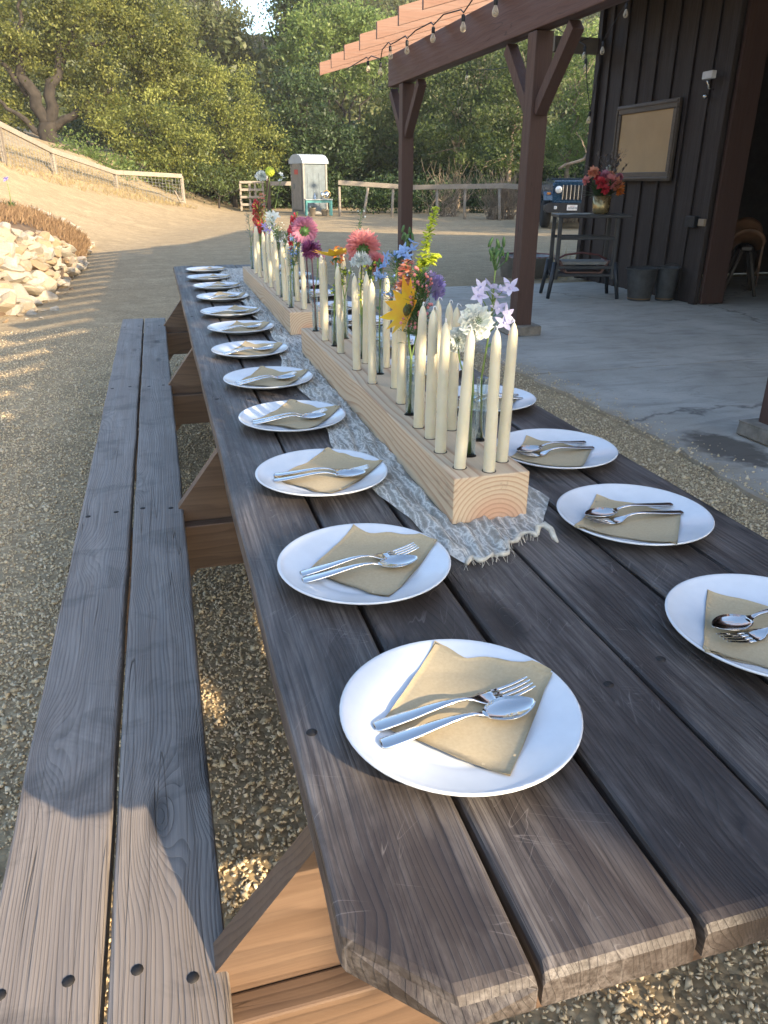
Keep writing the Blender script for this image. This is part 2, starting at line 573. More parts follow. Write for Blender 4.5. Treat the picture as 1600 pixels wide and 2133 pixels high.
# ------------------------------------------------------------------ ground
def smooth(a, b, t):
    t = min(1.0, max(0.0, (t - a) / (b - a)))
    return t * t * (3 - 2 * t)

def hgt(x, y):
    """height of the yard: flat by the table, a bank rising on the left and at the back"""
    xb = -1.75 if y < 15 else -1.75 + (y - 15) * 0.255
    d = xb - x
    h = 0.0
    if d > 0:
        h = 0.245 * d * d / (d + 0.7) + 0.0055 * min(d, 5.5) ** 3
        h *= smooth(4.0, 12.5, y)
    if y > 26:
        h += 0.10 * smooth(26, 34, y)
    h += 0.012 * math.sin(x * 0.9 + 1.3) * math.sin(y * 0.53) * smooth(8, 16, y)
    return h

def grid_mesh(name, xs, ys, hf, mat, smoothf=True):
    vs = [(x, y, hf(x, y)) for y in ys for x in xs]
    nx = len(xs)
    fs = [(j * nx + i, j * nx + i + 1, (j + 1) * nx + i + 1, (j + 1) * nx + i) for j in range(len(ys) - 1) for i in range(nx - 1)]
    me = bpy.data.meshes.new(name)
    me.from_pydata(vs, [], fs)
    me.polygons.foreach_set('use_smooth', [smoothf] * len(fs))
    me.materials.append(mat)
    return me

xs = [-150, -80, -50, -35] + [-25 + 1.0 * i for i in range(15)] + [-10 + 0.4 * i for i in range(40)] + [6 + 1.0 * i for i in range(25)] + [35, 50, 80, 150]
ys = [-120, -60, -30, -15, -8, -4] + [0.6 * i for i in range(80)] + [48, 52, 60, 80, 130, 200]
ground = tag(link('ground', grid_mesh('ground', xs, ys, hgt, M_gravel)), kind='structure')

# loose gravel near the table: real chips
def gravel_chips():
    zones = [(-1.35, 0.95, 0.2, 2.6, 8600), (-1.6, 0.1, 2.6, 8.0, 4600), (0.95, 2.44, 0.1, 3.0, 7000), (0.95, 2.44, 3.0, 8.0, 4000)]
    pts = []
    for x0, x1, y0, y1, dens in zones:
        n = int((x1 - x0) * (y1 - y0) * dens)
        yy = RNG.uniform(y0, y1, n)
        keep = RNG.random(n) < np.clip(1.25 - (yy - 2.0) / 5.6, 0, 1)       # thins out with distance
        pts.append(np.stack([RNG.uniform(x0, x1, n), yy], -1)[keep])
    ne = 1300                                   # grit swept over the slab edge
    ye = RNG.uniform(1.5, 7.5, ne)
    pts.append(np.stack([2.40 + np.abs(RNG.normal(0, 0.13, ne)), ye], -1))
    P = np.concatenate(pts)
    n = len(P)
    octa = np.array([(1, 0, 0), (-1, 0, 0), (0, 1, 0), (0, -1, 0), (0, 0, 1), (0, 0, -1)], np.float32)
    F = np.array([(0, 2, 4), (2, 1, 4), (1, 3, 4), (3, 0, 4), (2, 0, 5), (1, 2, 5), (3, 1, 5), (0, 3, 5)])
    v = octa[None] + RNG.uniform(-0.42, 0.42, (n, 6, 3))
    sc = RNG.lognormal(-5.33, 0.36, (n, 1, 1)) * RNG.uniform(0.65, 1.3, (n, 1, 3))
    v = v * sc * np.array([1, 1, 0.6])
    q = RNG.normal(size=(n, 4)); q /= np.linalg.norm(q, axis=1, keepdims=True)
    w, x, y, z = q.T
    R = np.stack([np.stack([1 - 2 * (y * y + z * z), 2 * (x * y - z * w), 2 * (x * z + y * w)], -1),
                  np.stack([2 * (x * y + z * w), 1 - 2 * (x * x + z * z), 2 * (y * z - x * w)], -1),
                  np.stack([2 * (x * z - y * w), 2 * (y * z + x * w), 1 - 2 * (x * x + y * y)], -1)], 1)
    v = np.einsum('nij,nkj->nki', R, v)
    v[:, :, 0] += P[:, None, 0]
    v[:, :, 1] += P[:, None, 1]
    v[:, :, 2] += (RNG.uniform(0.0, 0.005, n) + np.where(P[:, 0] > 2.43, 0.020, 0.0))[:, None]
    me = bpy.data.meshes.new('loose_gravel')
    me.vertices.add(6 * n)
    me.vertices.foreach_set('co', v.astype(np.float32).reshape(-1))
    me.loops.add(24 * n)
    idx = (F.reshape(-1)[None] + 6 * np.arange(n)[:, None]).astype(np.int32)
    me.loops.foreach_set('vertex_index', idx.reshape(-1))
    me.polygons.add(8 * n)
    me.polygons.foreach_set('loop_start', np.arange(0, 24 * n, 3, dtype=np.int32))
    me.polygons.foreach_set('loop_total', np.full(8 * n, 3, np.int32))
    at = me.attributes.new('tint', 'FLOAT_VECTOR', 'POINT')
    tv = np.repeat(RNG.beta(3.2, 2.6, n).astype(np.float32), 6)
    at.data.foreach_set('vector', np.stack([tv] * 3, -1).reshape(-1))
    me.update(calc_edges=True)
    me.materials.append(M_pebble)
    tag(link('loose_gravel', me), 'loose tan gravel chips around the picnic table', 'gravel', kind='stuff')
gravel_chips()

# concrete slab of the porch: panels with open joints, an uneven outer edge
slab = tag(thing('concrete_slab', None, None), kind='structure')
def slab_panel(x0, x1, y0, y1, wob=False):
    mb = MB()
    outer = []
    if wob:
        n = 40
        for i in range(n + 1):
            y = y0 + (y1 - y0) * i / n
            outer.append((x0 + 0.035 * math.sin(y * 2.1) + random.uniform(-0.022, 0.022), y))
    else:
        outer = [(x0, y0), (x0, y1)]
    poly = outer + [(x1, y1), (x1, y0)]
    mb.prism(poly[::-1], 'z', -0.12, 0.02)
    mb.build('slab_panel', M_concrete, slab)
for (y0, y1) in ((-8.0, -2.6), (-2.59, 1.4), (1.41, 4.955), (4.97, 9.9)):
    slab_panel(2.44, 5.86, y0, y1, True)
    slab_panel(5.872, 15.3, y0, y1)

# hillside behind the yard
def hill(x, y):
    h = -0.4 + 0.34 * max(0.0, y - 45) + 0.05 * max(0, abs(x - 12) - 6)
    h += 1.1 * math.sin(x * 0.21) * math.sin(y * 0.13)
    h -= 12.0 * math.exp(-((x - 0.138 * y) / 3.6) ** 2) * smooth(56, 80, y)
    return h
hxs = [-90 + 5 * i for i in range(44)]
hys = [44 + 4 * i for i in range(22)]
tag(link('hillside', grid_mesh('hillside', hxs, hys, hill, M_under)), kind='structure')

# ------------------------------------------------------------------ barn and porch
WALLX = 5.85
def roofz(x):
    return 2.79 + (x - 3.0) * 0.28          # underside of the rafters
barn = thing('barn', 'dark brown board and batten barn with open doorway on the right', 'barn', (WALLX, 7.62, 0.02))
BATT = [7.64, 7.98, 8.33, 8.69, 9.04, 9.39, 9.75, 10.10]
edges = [7.62, 7.98, 8.33, 8.69, 9.04, 9.39, 9.75, 10.10, 10.36]
for i in range(len(edges) - 1):
    a, b = edges[i] + 0.003, edges[i + 1] - 0.003
    mb = MB().box(-0.012, 0.012, -(b - a) / 2, (b - a) / 2, -1.79, 1.79)
    mb.build('board', M_barnwood, barn, (0.012 + random.uniform(0, 0.004), (a + b) / 2 - 7.62, 1.79))
bat = MB().bevbox(0.022, 0.062, 3.58, 0.004).mesh('batten', M_barnwood)
for y in BATT[1:]:
    link('batten', bat, barn, (-0.013, y - 7.62, 1.79))
corner = MB().bevbox(0.05, 0.10, 3.58, 0.006).mesh('corner_trim', M_barnwood)
link('corner_trim', corner, barn, (-0.024, 10.345 - 7.62, 1.79))
link('corner_trim', corner, barn, (-0.024, 0.035, 1.79))
M_jamb = wood('door_jamb', (0.035, 0.017, 0.012), (0.06, 0.028, 0.02), (0.08, 0.045, 0.03), 'z', 0.7, 0.2, 0.3, ring=16, knots=False)
MB().bevbox(0.30, 0.05, 3.56, 0.006).build('door_jamb', M_jamb, barn, (0.176, -0.03, 1.79))
M_barnplain = plain('barn_interior', (0.028, 0.02, 0.016), 0.85, var=0.2)
part = lambda name, m, *b: MB().box(*b).build(name, m, barn, world=True)
part('header', M_barnplain, 5.85, 5.92, -6.0, 7.57, 3.25, 3.72)
part('end_wall', M_barnplain, 5.90, 15.25, 10.28, 10.34, 0.02, 3.7)
part('back_wall', M_barnplain, 15.25, 15.33, -8.3, 10.34, 0.02, 3.7)
part('front_wall', M_barnplain, 5.85, 5.92, -8.3, 0.6, 0.02, 3.24)
part('near_wall', M_barnplain, 5.93, 15.24, -8.4, -8.32, 0.02, 3.7)
part('partition', M_barnplain, 9.4, 9.46, -2.0, 10.27, 0.03, 3.7)
MB().prism([(5.9, 3.7), (10.6, 5.9), (15.25, 3.8)], 'y', 10.29, 10.33).build('gable', M_barnplain, barn, world=True)
def roof_slab(name, x0, z0, x1, z1, y0, y1):
    MB().prism([(x0, z0), (x1, z1), (x1, z1 + 0.05), (x0, z0 + 0.05)], 'y', y0, y1).build(name, M_roof, barn, world=True)
RZ = roofz(WALLX) + 0.164
roof_slab('roof', WALLX, RZ, 10.6, 5.95, -8.6, 10.7)
roof_slab('roof', 10.6, 5.95, 16.0, 3.6, -8.6, 10.7)
roof_slab('porch_roof', 4.45, roofz(4.45) + 0.164, 5.845, RZ - 0.001, -5.10, 10.7)
M_stub = plain('weathered_board', (0.20, 0.17, 0.14), 0.8)
MB().bevbox(0.7, 0.05, 0.19, 0.006).build('beam_stub', M_stub, barn, (-0.33, 10.39 - 7.62, 2.95))

porch = thing('porch', 'brown stained timber porch with braced posts, long beam and rafters', 'porch', (3.07, 6.5, 0))
POSTS = [10.12, 6.49, 3.20, -0.55, -3.55]
for py in POSTS:
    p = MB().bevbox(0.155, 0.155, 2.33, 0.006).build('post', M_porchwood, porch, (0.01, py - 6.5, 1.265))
    mb = MB().bevbox(0.30, 0.30, 0.09, 0.015)
    mb.v = [(a + random.uniform(-0.008, 0.008), b + random.uniform(-0.008, 0.008), c) for a, b, c in mb.v]
    mb.build('footing', M_stonebase, p, (0, 0, -1.2))
    for s in (-1, 1):
        L = 0.74
        mb = MB().bevbox(0.10, 0.10, L, 0.005, T(0, s * (0.065 + L * 0.355), 0.86, rx=-s * rad(44)))
        mb.build('brace', M_porchwood, p)
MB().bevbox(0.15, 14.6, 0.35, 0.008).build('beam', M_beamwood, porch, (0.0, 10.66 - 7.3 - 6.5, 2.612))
RAFT_Y = [10.60 - 0.68 * k for k in range(22)]
rm = MB()
sl = math.atan(0.28)
L = 3.95
rm.prism([(-0.0, 0.0), (L, L * 0.28), (L, L * 0.28 + 0.138), (0.0, 0.138)], 'y', -0.021, 0.021)
rmesh = rm.mesh('rafter', M_rafterwood)
for ry in RAFT_Y:
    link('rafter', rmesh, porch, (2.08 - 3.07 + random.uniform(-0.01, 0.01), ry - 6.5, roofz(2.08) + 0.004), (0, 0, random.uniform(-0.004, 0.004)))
# two short unseen rafters added past the last one to shade the table
L2 = 1.5
link('rafter', MB().prism([(L2, L2 * 0.28), (L, L * 0.28), (L, L * 0.28 + 0.138), (L2, L2 * 0.28 + 0.138)], 'y', -0.021, 0.021).mesh('rafter', M_rafterwood), porch, (2.08 - 3.07, RAFT_Y[-1] - 0.66 - 6.5, roofz(2.08) + 0.004))
link('rafter', porch.children[-1].data, porch, (2.08 - 3.07, RAFT_Y[-1] - 1.34 - 6.5, roofz(2.08) + 0.004))

# ------------------------------------------------------------------ picnic table
M_table = wood('table_plank', (0.016, 0.0118, 0.0100), (0.046, 0.0345, 0.0295), (0.20, 0.175, 0.158), 'y', 0.50, 0.55, 0.72, ring=30, spec=0.42, blot=0.25, scratch=0.6, wearlo=0.40)
M_bench = wood('bench_plank', (0.100, 0.082, 0.069), (0.245, 0.207, 0.176), (0.35, 0.31, 0.27), 'y', 0.55, 0.9, 0.6, ring=30, spec=0.5, blot=0.45)
M_frame = wood('frame_stain', (0.075, 0.045, 0.029), (0.145, 0.090, 0.056), (0.22, 0.155, 0.105), 'x', 0.5, 0.2, 0.25, ring=14, knots=False)
M_screwshade = plain('screw_shade', (0.012, 0.009, 0.007), 0.7)  # near-black discs stand for the shade inside screw holes
M_screw = plain('screw_steel', (0.22, 0.21, 0.19), 0.45, 0.8)
PW, GAP = 0.1390, 0.0065
TT = 0.76
table = thing('picnic_table', 'long dark brown wooden picnic table with attached plank benches', 'picnic table', (0, 0.333, 0))

def plank(w, y0, y1, t, b, chl=0.0, chr_=0.0, ch=0.065, wobble=0.0015):
    """plank along y, centred on x, top at z=0; a rounded edge; corners cut by chl/chr_ at both ends"""
    prof = [(-w / 2, -t + b * 0.5), (-w / 2, -b), (-w / 2 + b * 0.3, -b * 0.3), (-w / 2 + b, 0.0), (w / 2 - b, 0.0),
            (w / 2 - b * 0.3, -b * 0.3), (w / 2, -b), (w / 2, -t + b * 0.5), (w / 2 - b * 0.5, -t), (-w / 2 + b * 0.5, -t)]
    if chl:
        k = -w / 2 + 0.074
        prof = prof[:4] + [(k, 0.0)] + prof[4:] + [(k, -t)][:0]
        prof = prof[:-1] + [(k, -t)] + prof[-1:]
    if chr_:
        k = w / 2 - 0.074
        prof = prof[:4] + [(k, 0.0)] + prof[4:]
        prof = prof[:-1] + [(k, -t)] + prof[-1:]
    n = max(8, int((y1 - y0) / 0.14))
    ys_ = [y0, y0 + 0.004, y0 + 0.012] + [y0 + 0.012 + (y1 - y0 - 0.024) * i / n for i in range(1, n)] + [y1 - 0.012, y1 - 0.004, y1]
    shr = {0: 0.010, 1: 0.003, len(ys_) - 1: 0.010, len(ys_) - 2: 0.003}
    mb = MB()
    vs = []
    for k, y in enumerate(ys_):
        s = shr.get(k, 0.0)
        wx = random.uniform(-wobble, wobble)
        for (x, z) in prof:
            zz = z
            if z > -t * 0.5:
                zz -= s
            yy = y
            vs.append((x + wx, yy, zz))
    m = len(prof)
    fs = []
    for k in range(len(ys_) - 1):
        for i in range(m):
            fs.append((k * m + i, k * m + (i + 1) % m, (k + 1) * m + (i + 1) % m, (k + 1) * m + i))
    fs.append(tuple(range(m)))
    fs.append(tuple((len(ys_) - 1) * m + i for i in range(m - 1, -1, -1)))
    mb.add(vs, fs, False)
    return mb

screw_mesh = MB().lathe([(0.0062, -0.004), (0.0062, 0.0006), (0.0001, 0.0006)], 10).mesh('screw_shade', M_screwshade)
head_mesh = MB().lathe([(0.0046, 0.0), (0.0046, 0.0014), (0.0030, 0.0014), (0.0022, 0.0009), (0.0001, 0.0009)], 10).mesh('screw_head', M_screw)
FR = [0.625, 2.06, 3.545, 5.16]
TY0, TY1 = 0.333, 5.86
for i in range(6):
    mb = plank(PW, TY0 - 0.333 + random.uniform(0, 0.004), TY1 - 0.333 + random.uniform(-0.01, 0.0), 0.04, 0.0055, i == 0, i == 5)
    if i in (0, 5):
        # cut the outer corners at both ends
        s = -1 if i == 0 else 1
        out = []
        for (x, y, z) in mb.v:
            e = max(0.0, (s * x + PW / 2) - (PW - 0.074))
            lim0, lim1 = e * 1.0, TY1 - 0.333 - e * 1.0
            out.append((x, min(max(y, lim0 + (0.0 if y > 0.02 else y)), lim1), z))
        mb.v = out
    pl = mb.build('plank', M_table, table, (0.0728 + i * 0.1455, 0, TT + random.uniform(-0.0015, 0.0015)))
    for fy in (FR[0] + 0.03, FR[1] + 0.02, FR[2], FR[3]):
        for sx in (-0.036, 0.036):
            hx, hy = sx + random.uniform(-0.012, 0.012), fy - 0.333 + random.uniform(-0.02, 0.02)
            h = link('screw_shade', screw_mesh, pl, (hx, hy, 0.0))
            if random.random() < 0.35:
                link('screw_head', head_mesh, pl, (hx, hy, 0.0004))

def bench(x0):
    for k in range(2):
        mb = plank(0.137, 0.0, 5.18, 0.04, 0.006)
        pl = mb.build('bench_plank', M_bench, table, (x0 + 0.0728 + k * 0.1455, 0.333 - 0.333, 0.456 + random.uniform(-0.002, 0.002)))
        for fy in FR:
            for sx in (-0.04, 0.035):
                link('screw_shade', screw_mesh, pl, (sx + random.uniform(-0.01, 0.01), fy - 0.333 + 0.02 + random.uniform(-0.03, 0.03), 0.0), scale=(1.2, 1.2, 1))
bench(-0.378)
bench(0.873 + 0.087)
for fy in FR:
    y = fy - 0.333
    MB().bevbox(1.64, 0.04, 0.14, 0.004).build('cross_beam', M_frame, table, (0.4365, y - 0.021, 0.416 - 0.071))
    MB().bevbox(0.80, 0.04, 0.09, 0.004).build('top_cleat', M_frame, table, (0.4365, y - 0.021, TT - 0.040 - 0.046))
    for s in (-1, 1):
        # leg board from the ground outside up to the table top, on the far side of the beam
        hh = TT - 0.042
        xb, xt = s * 0.80, s * 0.245
        w = 0.094
        MB().prism([(xb - w, 0.0), (xb + w, 0.0), (xt + w, hh), (xt - w, hh)] if True else [], 'y', -0.02, 0.02).build('leg', M_frame, table, (0.4365, y + 0.0205, 0.0))
for k in range(3):
    y = (FR[k] + FR[k + 1]) / 2 - 0.333
    MB().bevbox(0.09, FR[k + 1] - FR[k] - 0.09, 0.04, 0.004).build('stretcher', M_frame, table, (0.4365, y, 0.30))

# ------------------------------------------------------------------ plates, napkins, cutlery
def glaze():
    m = NT('sky_tinted_glaze')
    n = m.noise(m.coord(), 30.0, 3)
    m.set(Base_Color=m.ramp(n, [(0.3, (0.60, 0.625, 0.65)), (0.7, (0.65, 0.675, 0.70))]),  # cool tint puts blue skylight into the white glaze
          Roughness=m.ramp(m.noise(m.coord(), 55.0, 4), [(0.4, 0.12), (0.7, 0.22)]))
    m.p.inputs['Specular IOR Level'].default_value = 0.5
    return m.m
M_plate = glaze()
PR = 0.134
def plz(r):
    t = min(1.0, max(0.0, (r - 0.070) / (PR - 0.070)))
    return 0.005 + 0.0165 * (t ** 1.35) - 0.0012 * math.exp(-((r - 0.078) / 0.006) ** 2)
prof = [(0.0001, 0.0055)] + [(r, plz(r)) for r in (0.03, 0.05, 0.062, 0.069, 0.073, 0.078, 0.083, 0.09, 0.098, 0.106, 0.114, 0.122, 0.128)]
prof += [(PR - 0.002, plz(PR) + 0.0003), (PR, plz(PR) - 0.0008), (PR - 0.001, plz(PR) - 0.003)]
prof += [(0.12, 0.0130), (0.10, 0.0075), (0.082, 0.0035), (0.078, 0.0002), (0.072, 0.0002), (0.070, 0.002), (0.0001, 0.002)]
plate_mesh = MB().lathe(prof, 64).mesh('plate', M_plate)

def paper():
    m = NT('kraft_paper')
    c = m.vmath('ADD', m.coord(), m.comb(m.math('MULTIPLY', m.rnd(), 9.0), 0.0, 0.0))
    n = m.noise(c, 260.0, 3)
    b = m.noise(c, 14.0, 4)
    col = m.ramp(n, [(0.3, (0.41, 0.325, 0.20)), (0.7, (0.46, 0.37, 0.235))])
    col = m.mix(m.ramp(b, [(0.5, 0.0), (0.8, 0.2)]), col, (0.36, 0.28, 0.17))
    m.set(Base_Color=col, Roughness=0.9)
    m.p.inputs['Specular IOR Level'].default_value = 0.15
    m.bump(m.noise(c, 30.0, 5), 0.25, 0.003)
    return m.m
M_paper = paper()

def napkin_mesh(seed):
    """folded paper napkin: kite of about 17 cm, two layers, torn wavy upper edge, lies in the plate"""
    rs = random.Random(seed)
    C = [(-0.094, 0.004), (0.013, -0.104), (0.131, 0.036), (0.012, 0.130)]      # left, near, right, far corner
    C = [(x + rs.uniform(-0.006, 0.006), y + rs.uniform(-0.006, 0.006)) for x, y in C]
    N = 18
    mb = MB()
    for layer in range(2):
        vs = []
        ph = rs.uniform(0, 6)
        for j in range(N + 1):
            for i in range(N + 1):
                u, w = i / N, j / N
                # u from left->near edge to far->right ; bilinear
                x = (1 - u) * ((1 - w) * C[0][0] + w * C[3][0]) + u * ((1 - w) * C[1][0] + w * C[2][0])
                y = (1 - u) * ((1 - w) * C[0][1] + w * C[3][1]) + u * ((1 - w) * C[1][1] + w * C[2][1])
                if w > 0.8:     # wavy far edge
                    k = (w - 0.8) / 0.2
                    a = 0.0045 * math.sin(u * 7 + ph) + 0.002 * math.sin(u * 17 + ph * 2)
                    x += a * k * 0.7
                    y += a * k - 0.004 * k * layer
                if w < 0.15:
                    a = 0.0022 * math.sin(u * 14 + ph * 3)
                    y += a * (0.15 - w) / 0.15
                r = math.hypot(x, y)
                base = max(plz(min(r, PR)), 0.0052)
                z = base + 0.0012 + 0.0007 * layer
                # paper is stiff: it spans the hollow of the plate
                z = max(z, 0.0085 + 0.0007 * layer + 0.0016 * math.sin(x * 45 + ph) * math.sin(y * 38 + 1 + ph))
                edge = min(u, w, 1 - u, 1 - w)
                if edge < 0.12 and layer == 1:
                    z += 0.0011 * (0.12 - edge) / 0.12 * (0.5 + 0.5 * math.sin(u * 11 + w * 17 + ph))
                if r > PR - 0.008:
                    z = max(z, plz(PR) + 0.0015 + 0.0007 * layer)
                vs.append((x, y, z))
        n = N + 1
        top = [(j * n + i, j * n + i + 1, (j + 1) * n + i + 1, (j + 1) * n + i) for j in range(N) for i in range(N)]
        m = len(vs)
        vs2 = vs + [(x, y, z - 0.00035) for x, y, z in vs]
        bot = [tuple(k + m for k in f[::-1]) for f in top]
        rim = [i for i in range(n)] + [j * n + N for j in range(1, n)] + [N * n + i for i in range(N - 1, -1, -1)] + [j * n for j in range(N - 1, 0, -1)]
        side = [(rim[k], rim[(k + 1) % len(rim)], rim[(k + 1) % len(rim)] + m, rim[k] + m) for k in range(len(rim))]
        mb.add(vs2, top + bot + side, True)
    return mb.mesh('napkin', M_paper)
napkins = [napkin_mesh(s) for s in range(5)]

def steel():
    m = NT('polished_steel')
    n = m.noise(m.coord(), 90.0, 4)
    m.set(Base_Color=(0.66, 0.65, 0.63), Metallic=1.0, Roughness=m.ramp(n, [(0.35, 0.06), (0.75, 0.17)]))
    return m.m
M_steel = steel()

def strip(mb, st, t=0.0016):
    """cutlery body: stations (x along, half width, z, crown) -> closed lens-section strip"""
    vs, fs = [], []
    K = 7
    for (x, hw, z, crown, yc) in st:
        for k in range(K):
            a = -1 + 2 * k / (K - 1)
            vs.append((x, yc + a * hw, z + crown * (1 - a * a)))
        for k in range(K):
            a = 1 - 2 * k / (K - 1)
            vs.append((x, yc + a * hw * 0.96, z + crown * (1 - a * a) * 0.6 - t))
    m = 2 * K
    for i in range(len(st) - 1):
        for k in range(m):
            fs.append((i * m + k, i * m + (k + 1) % m, (i + 1) * m + (k + 1) % m, (i + 1) * m + k))
    fs.append(tuple(range(m)))
    fs.append(tuple((len(st) - 1) * m + k for k in range(m - 1, -1, -1)))
    mb.add(vs, fs, True)
    return mb

HANDLE = [(-0.098, 0.0050, 0.0), (-0.096, 0.0078, 0.0), (-0.090, 0.0090, 0.0003), (-0.075, 0.0088, 0.0018), (-0.055, 0.0080, 0.0042),
          (-0.035, 0.0066, 0.0070), (-0.015, 0.0050, 0.0094), (0.000, 0.0036, 0.0100), (0.012, 0.0030, 0.0088), (0.020, 0.0034, 0.0066)]
def make_spoon():
    mb = MB()
    strip(mb, [(x, w, z, 0.0011, 0.0) for x, w, z in HANDLE] + [(0.026, 0.0062, 0.0050, -0.0004, 0)])
    st = []
    for i in range(15):
        t = i / 14
        x = 0.025 + 0.062 * t
        hw = 0.0195 * math.sin(math.pi * min(1.0, (t * 0.93 + 0.055))) ** 0.62 * (1.0 - 0.12 * (t - 0.4))
        z = 0.0048 + 0.0015 * t * t
        dep = -0.0085 * math.sin(math.pi * (0.08 + 0.90 * t)) ** 0.8
        st.append((x, max(0.0012, hw), z, dep, 0.0))
    strip(mb, st, 0.0011)
    return mb.mesh('spoon', M_steel)
def make_fork():
    mb = MB()
    strip(mb, [(x, w, z, 0.0011, 0.0) for x, w, z in HANDLE] + [(0.028, 0.0078, 0.0042, 0.0, 0), (0.034, 0.0112, 0.0026, -0.0008, 0), (0.042, 0.0122, 0.0018, -0.0012, 0), (0.050, 0.0120, 0.0020, -0.0010, 0)])
    for k in range(4):
        y = -0.0102 + 0.0068 * k
        strip(mb, [(0.049, 0.0022, 0.0018, 0.0, y), (0.062, 0.0020, 0.0030, 0.0, y * 0.99), (0.076, 0.0018, 0.0056, 0.0, y * 0.96), (0.090, 0.0015, 0.0094, 0.0, y * 0.93), (0.096, 0.0008, 0.0110, 0, y * 0.92)], 0.0013)
    return mb.mesh('fork', M_steel)
spoon_mesh = make_spoon()
fork_mesh = make_fork()

LEFT = [(0.190, 0.628), (0.176, 1.000), (0.191, 1.402), (0.199, 1.812), (0.196, 2.230), (0.191, 2.668), (0.206, 3.119), (0.202, 3.544),
        (0.209, 4.040), (0.214, 4.490), (0.196, 4.935), (0.209, 5.400)]
RIGHT = [(0.652, 0.680), (0.682, 1.050), (0.716, 1.408), (0.735, 1.840), (0.70, 2.262), (0.695, 2.70), (0.705, 3.14), (0.70, 3.57),
         (0.695, 4.03), (0.70, 4.48), (0.705, 4.94), (0.70, 5.39)]
ORD = ['nearest', 'second', 'third', 'fourth', 'fifth', 'sixth', 'seventh', 'eighth', 'ninth', 'tenth', 'eleventh', 'farthest']
def where(k, side):
    if k == 0: return 'nearest the camera in the %s row' % side
    if k == 11: return 'farthest from the camera in the %s row' % side
    return '%s from the near end of the %s row' % (ORD[k], side)
for side, rowp in (('left', LEFT), ('right', RIGHT)):
    for k, (x, y) in enumerate(rowp):
        rz = 0.0 if side == 'left' else math.pi
        rz += random.uniform(-0.22, 0.22) if k > 1 else 0.0
        w = where(k, side)
        o = link('plate', plate_mesh, None, (x, y, TT + 0.0012), (0, 0, random.uniform(0, 6)))
        tag(o, 'round white glazed dinner plate, ' + w, 'plate', 'plates along the %s side' % side)
        o = link('napkin', napkins[(k * 2 + (side == 'right')) % 5], None, (x, y, TT + 0.0012), (0, 0, rz))
        tag(o, 'folded tan paper napkin on the plate ' + w, 'napkin', 'napkins along the %s side' % side)
        R = Matrix.Rotation(rz, 3, 'Z')
        jig = random.uniform(-0.006, 0.006)
        p = R @ Vector((-0.003 + jig, 0.0095, 0))
        o = link('fork', fork_mesh, None, (x + p.x, y + p.y, TT + 0.0135), (0, 0.0, rz + 0.075 + (random.uniform(-0.10, 0.10) if k else 0)))
        tag(o, 'silver dinner fork on plate ' + w, 'fork', 'forks along the %s side' % side)
        p = R @ Vector((-0.004 + jig, -0.020, 0))
        o = link('spoon', spoon_mesh, None, (x + p.x, y + p.y, TT + 0.0155), (0, 0.0, rz + 0.085 + (random.uniform(-0.07, 0.07) if k else 0)))
        tag(o, 'silver spoon on plate ' + w, 'spoon', 'spoons along the %s side' % side)

# ------------------------------------------------------------------ gauze runner
def gauze():
    m = NT('gauze_cloth')
    p = m.coord()
    s = m.xyz(p)
    wv = m.vmath('ADD', m.vmath('MULTIPLY', p, (95.0, 9.0, 30.0)), m.vmath('MULTIPLY', m.noise(p, 16.0, 4, 0.6, 0.0, True), (3.4, 2.2, 0.0)))
    vn = m.node('ShaderNodeTexVoronoi', feature='DISTANCE_TO_EDGE')
    m.put(vn.inputs['Vector'], wv)
    vn.inputs['Scale'].default_value = 1.0
    crease = m.ramp(vn.outputs['Distance'], [(0.0, 1.0), (0.10, 0.45), (0.35, 0.1)])
    st = m.math('ADD', m.math('MULTIPLY', crease, 0.62), m.math('MULTIPLY', m.noise(m.vmath('MULTIPLY', p, (90.0, 30.0, 60.0)), 1.0, 4, 0.6), 0.4))
    we = m.noise(m.vmath('MULTIPLY', p, (300.0, 300.0, 300.0)), 1.0, 2)
    col = m.ramp(st, [(0.3, (0.72, 0.69, 0.60)), (0.7, (0.86, 0.83, 0.75))])
    m.set(Base_Color=col, Roughness=0.95)
    m.p.inputs['Specular IOR Level'].default_value = 0.1
    tl = m.node('ShaderNodeBsdfTranslucent')
    m.put(tl.inputs['Color'], col)
    mx = m.node('ShaderNodeMixShader'); mx.inputs[0].default_value = 0.25
    m.t.links.new(m.p.outputs[0], mx.inputs[1]); m.t.links.new(tl.outputs[0], mx.inputs[2])
    tp = m.node('ShaderNodeBsdfTransparent')
    mx2 = m.node('ShaderNodeMixShader')
    al = m.math('ADD', m.math('MULTIPLY', st, 0.8), m.math('MULTIPLY', we, 0.35))
    m.put(mx2.inputs[0], m.ramp(al, [(0.32, 0.36), (0.55, 0.60), (0.85, 0.95)]))
    m.t.links.new(tp.outputs[0], mx2.inputs[1]); m.t.links.new(mx.outputs[0], mx2.inputs[2])
    m.t.links.new(mx2.outputs[0], m.out.inputs['Surface'])
    m.bump(st, 0.35, 0.003)
    return m.m
M_gauze = gauze()
runner = thing('table_runner', 'crinkled cream gauze runner along the middle of the table', 'table runner', (0.45, 1.0, TT))
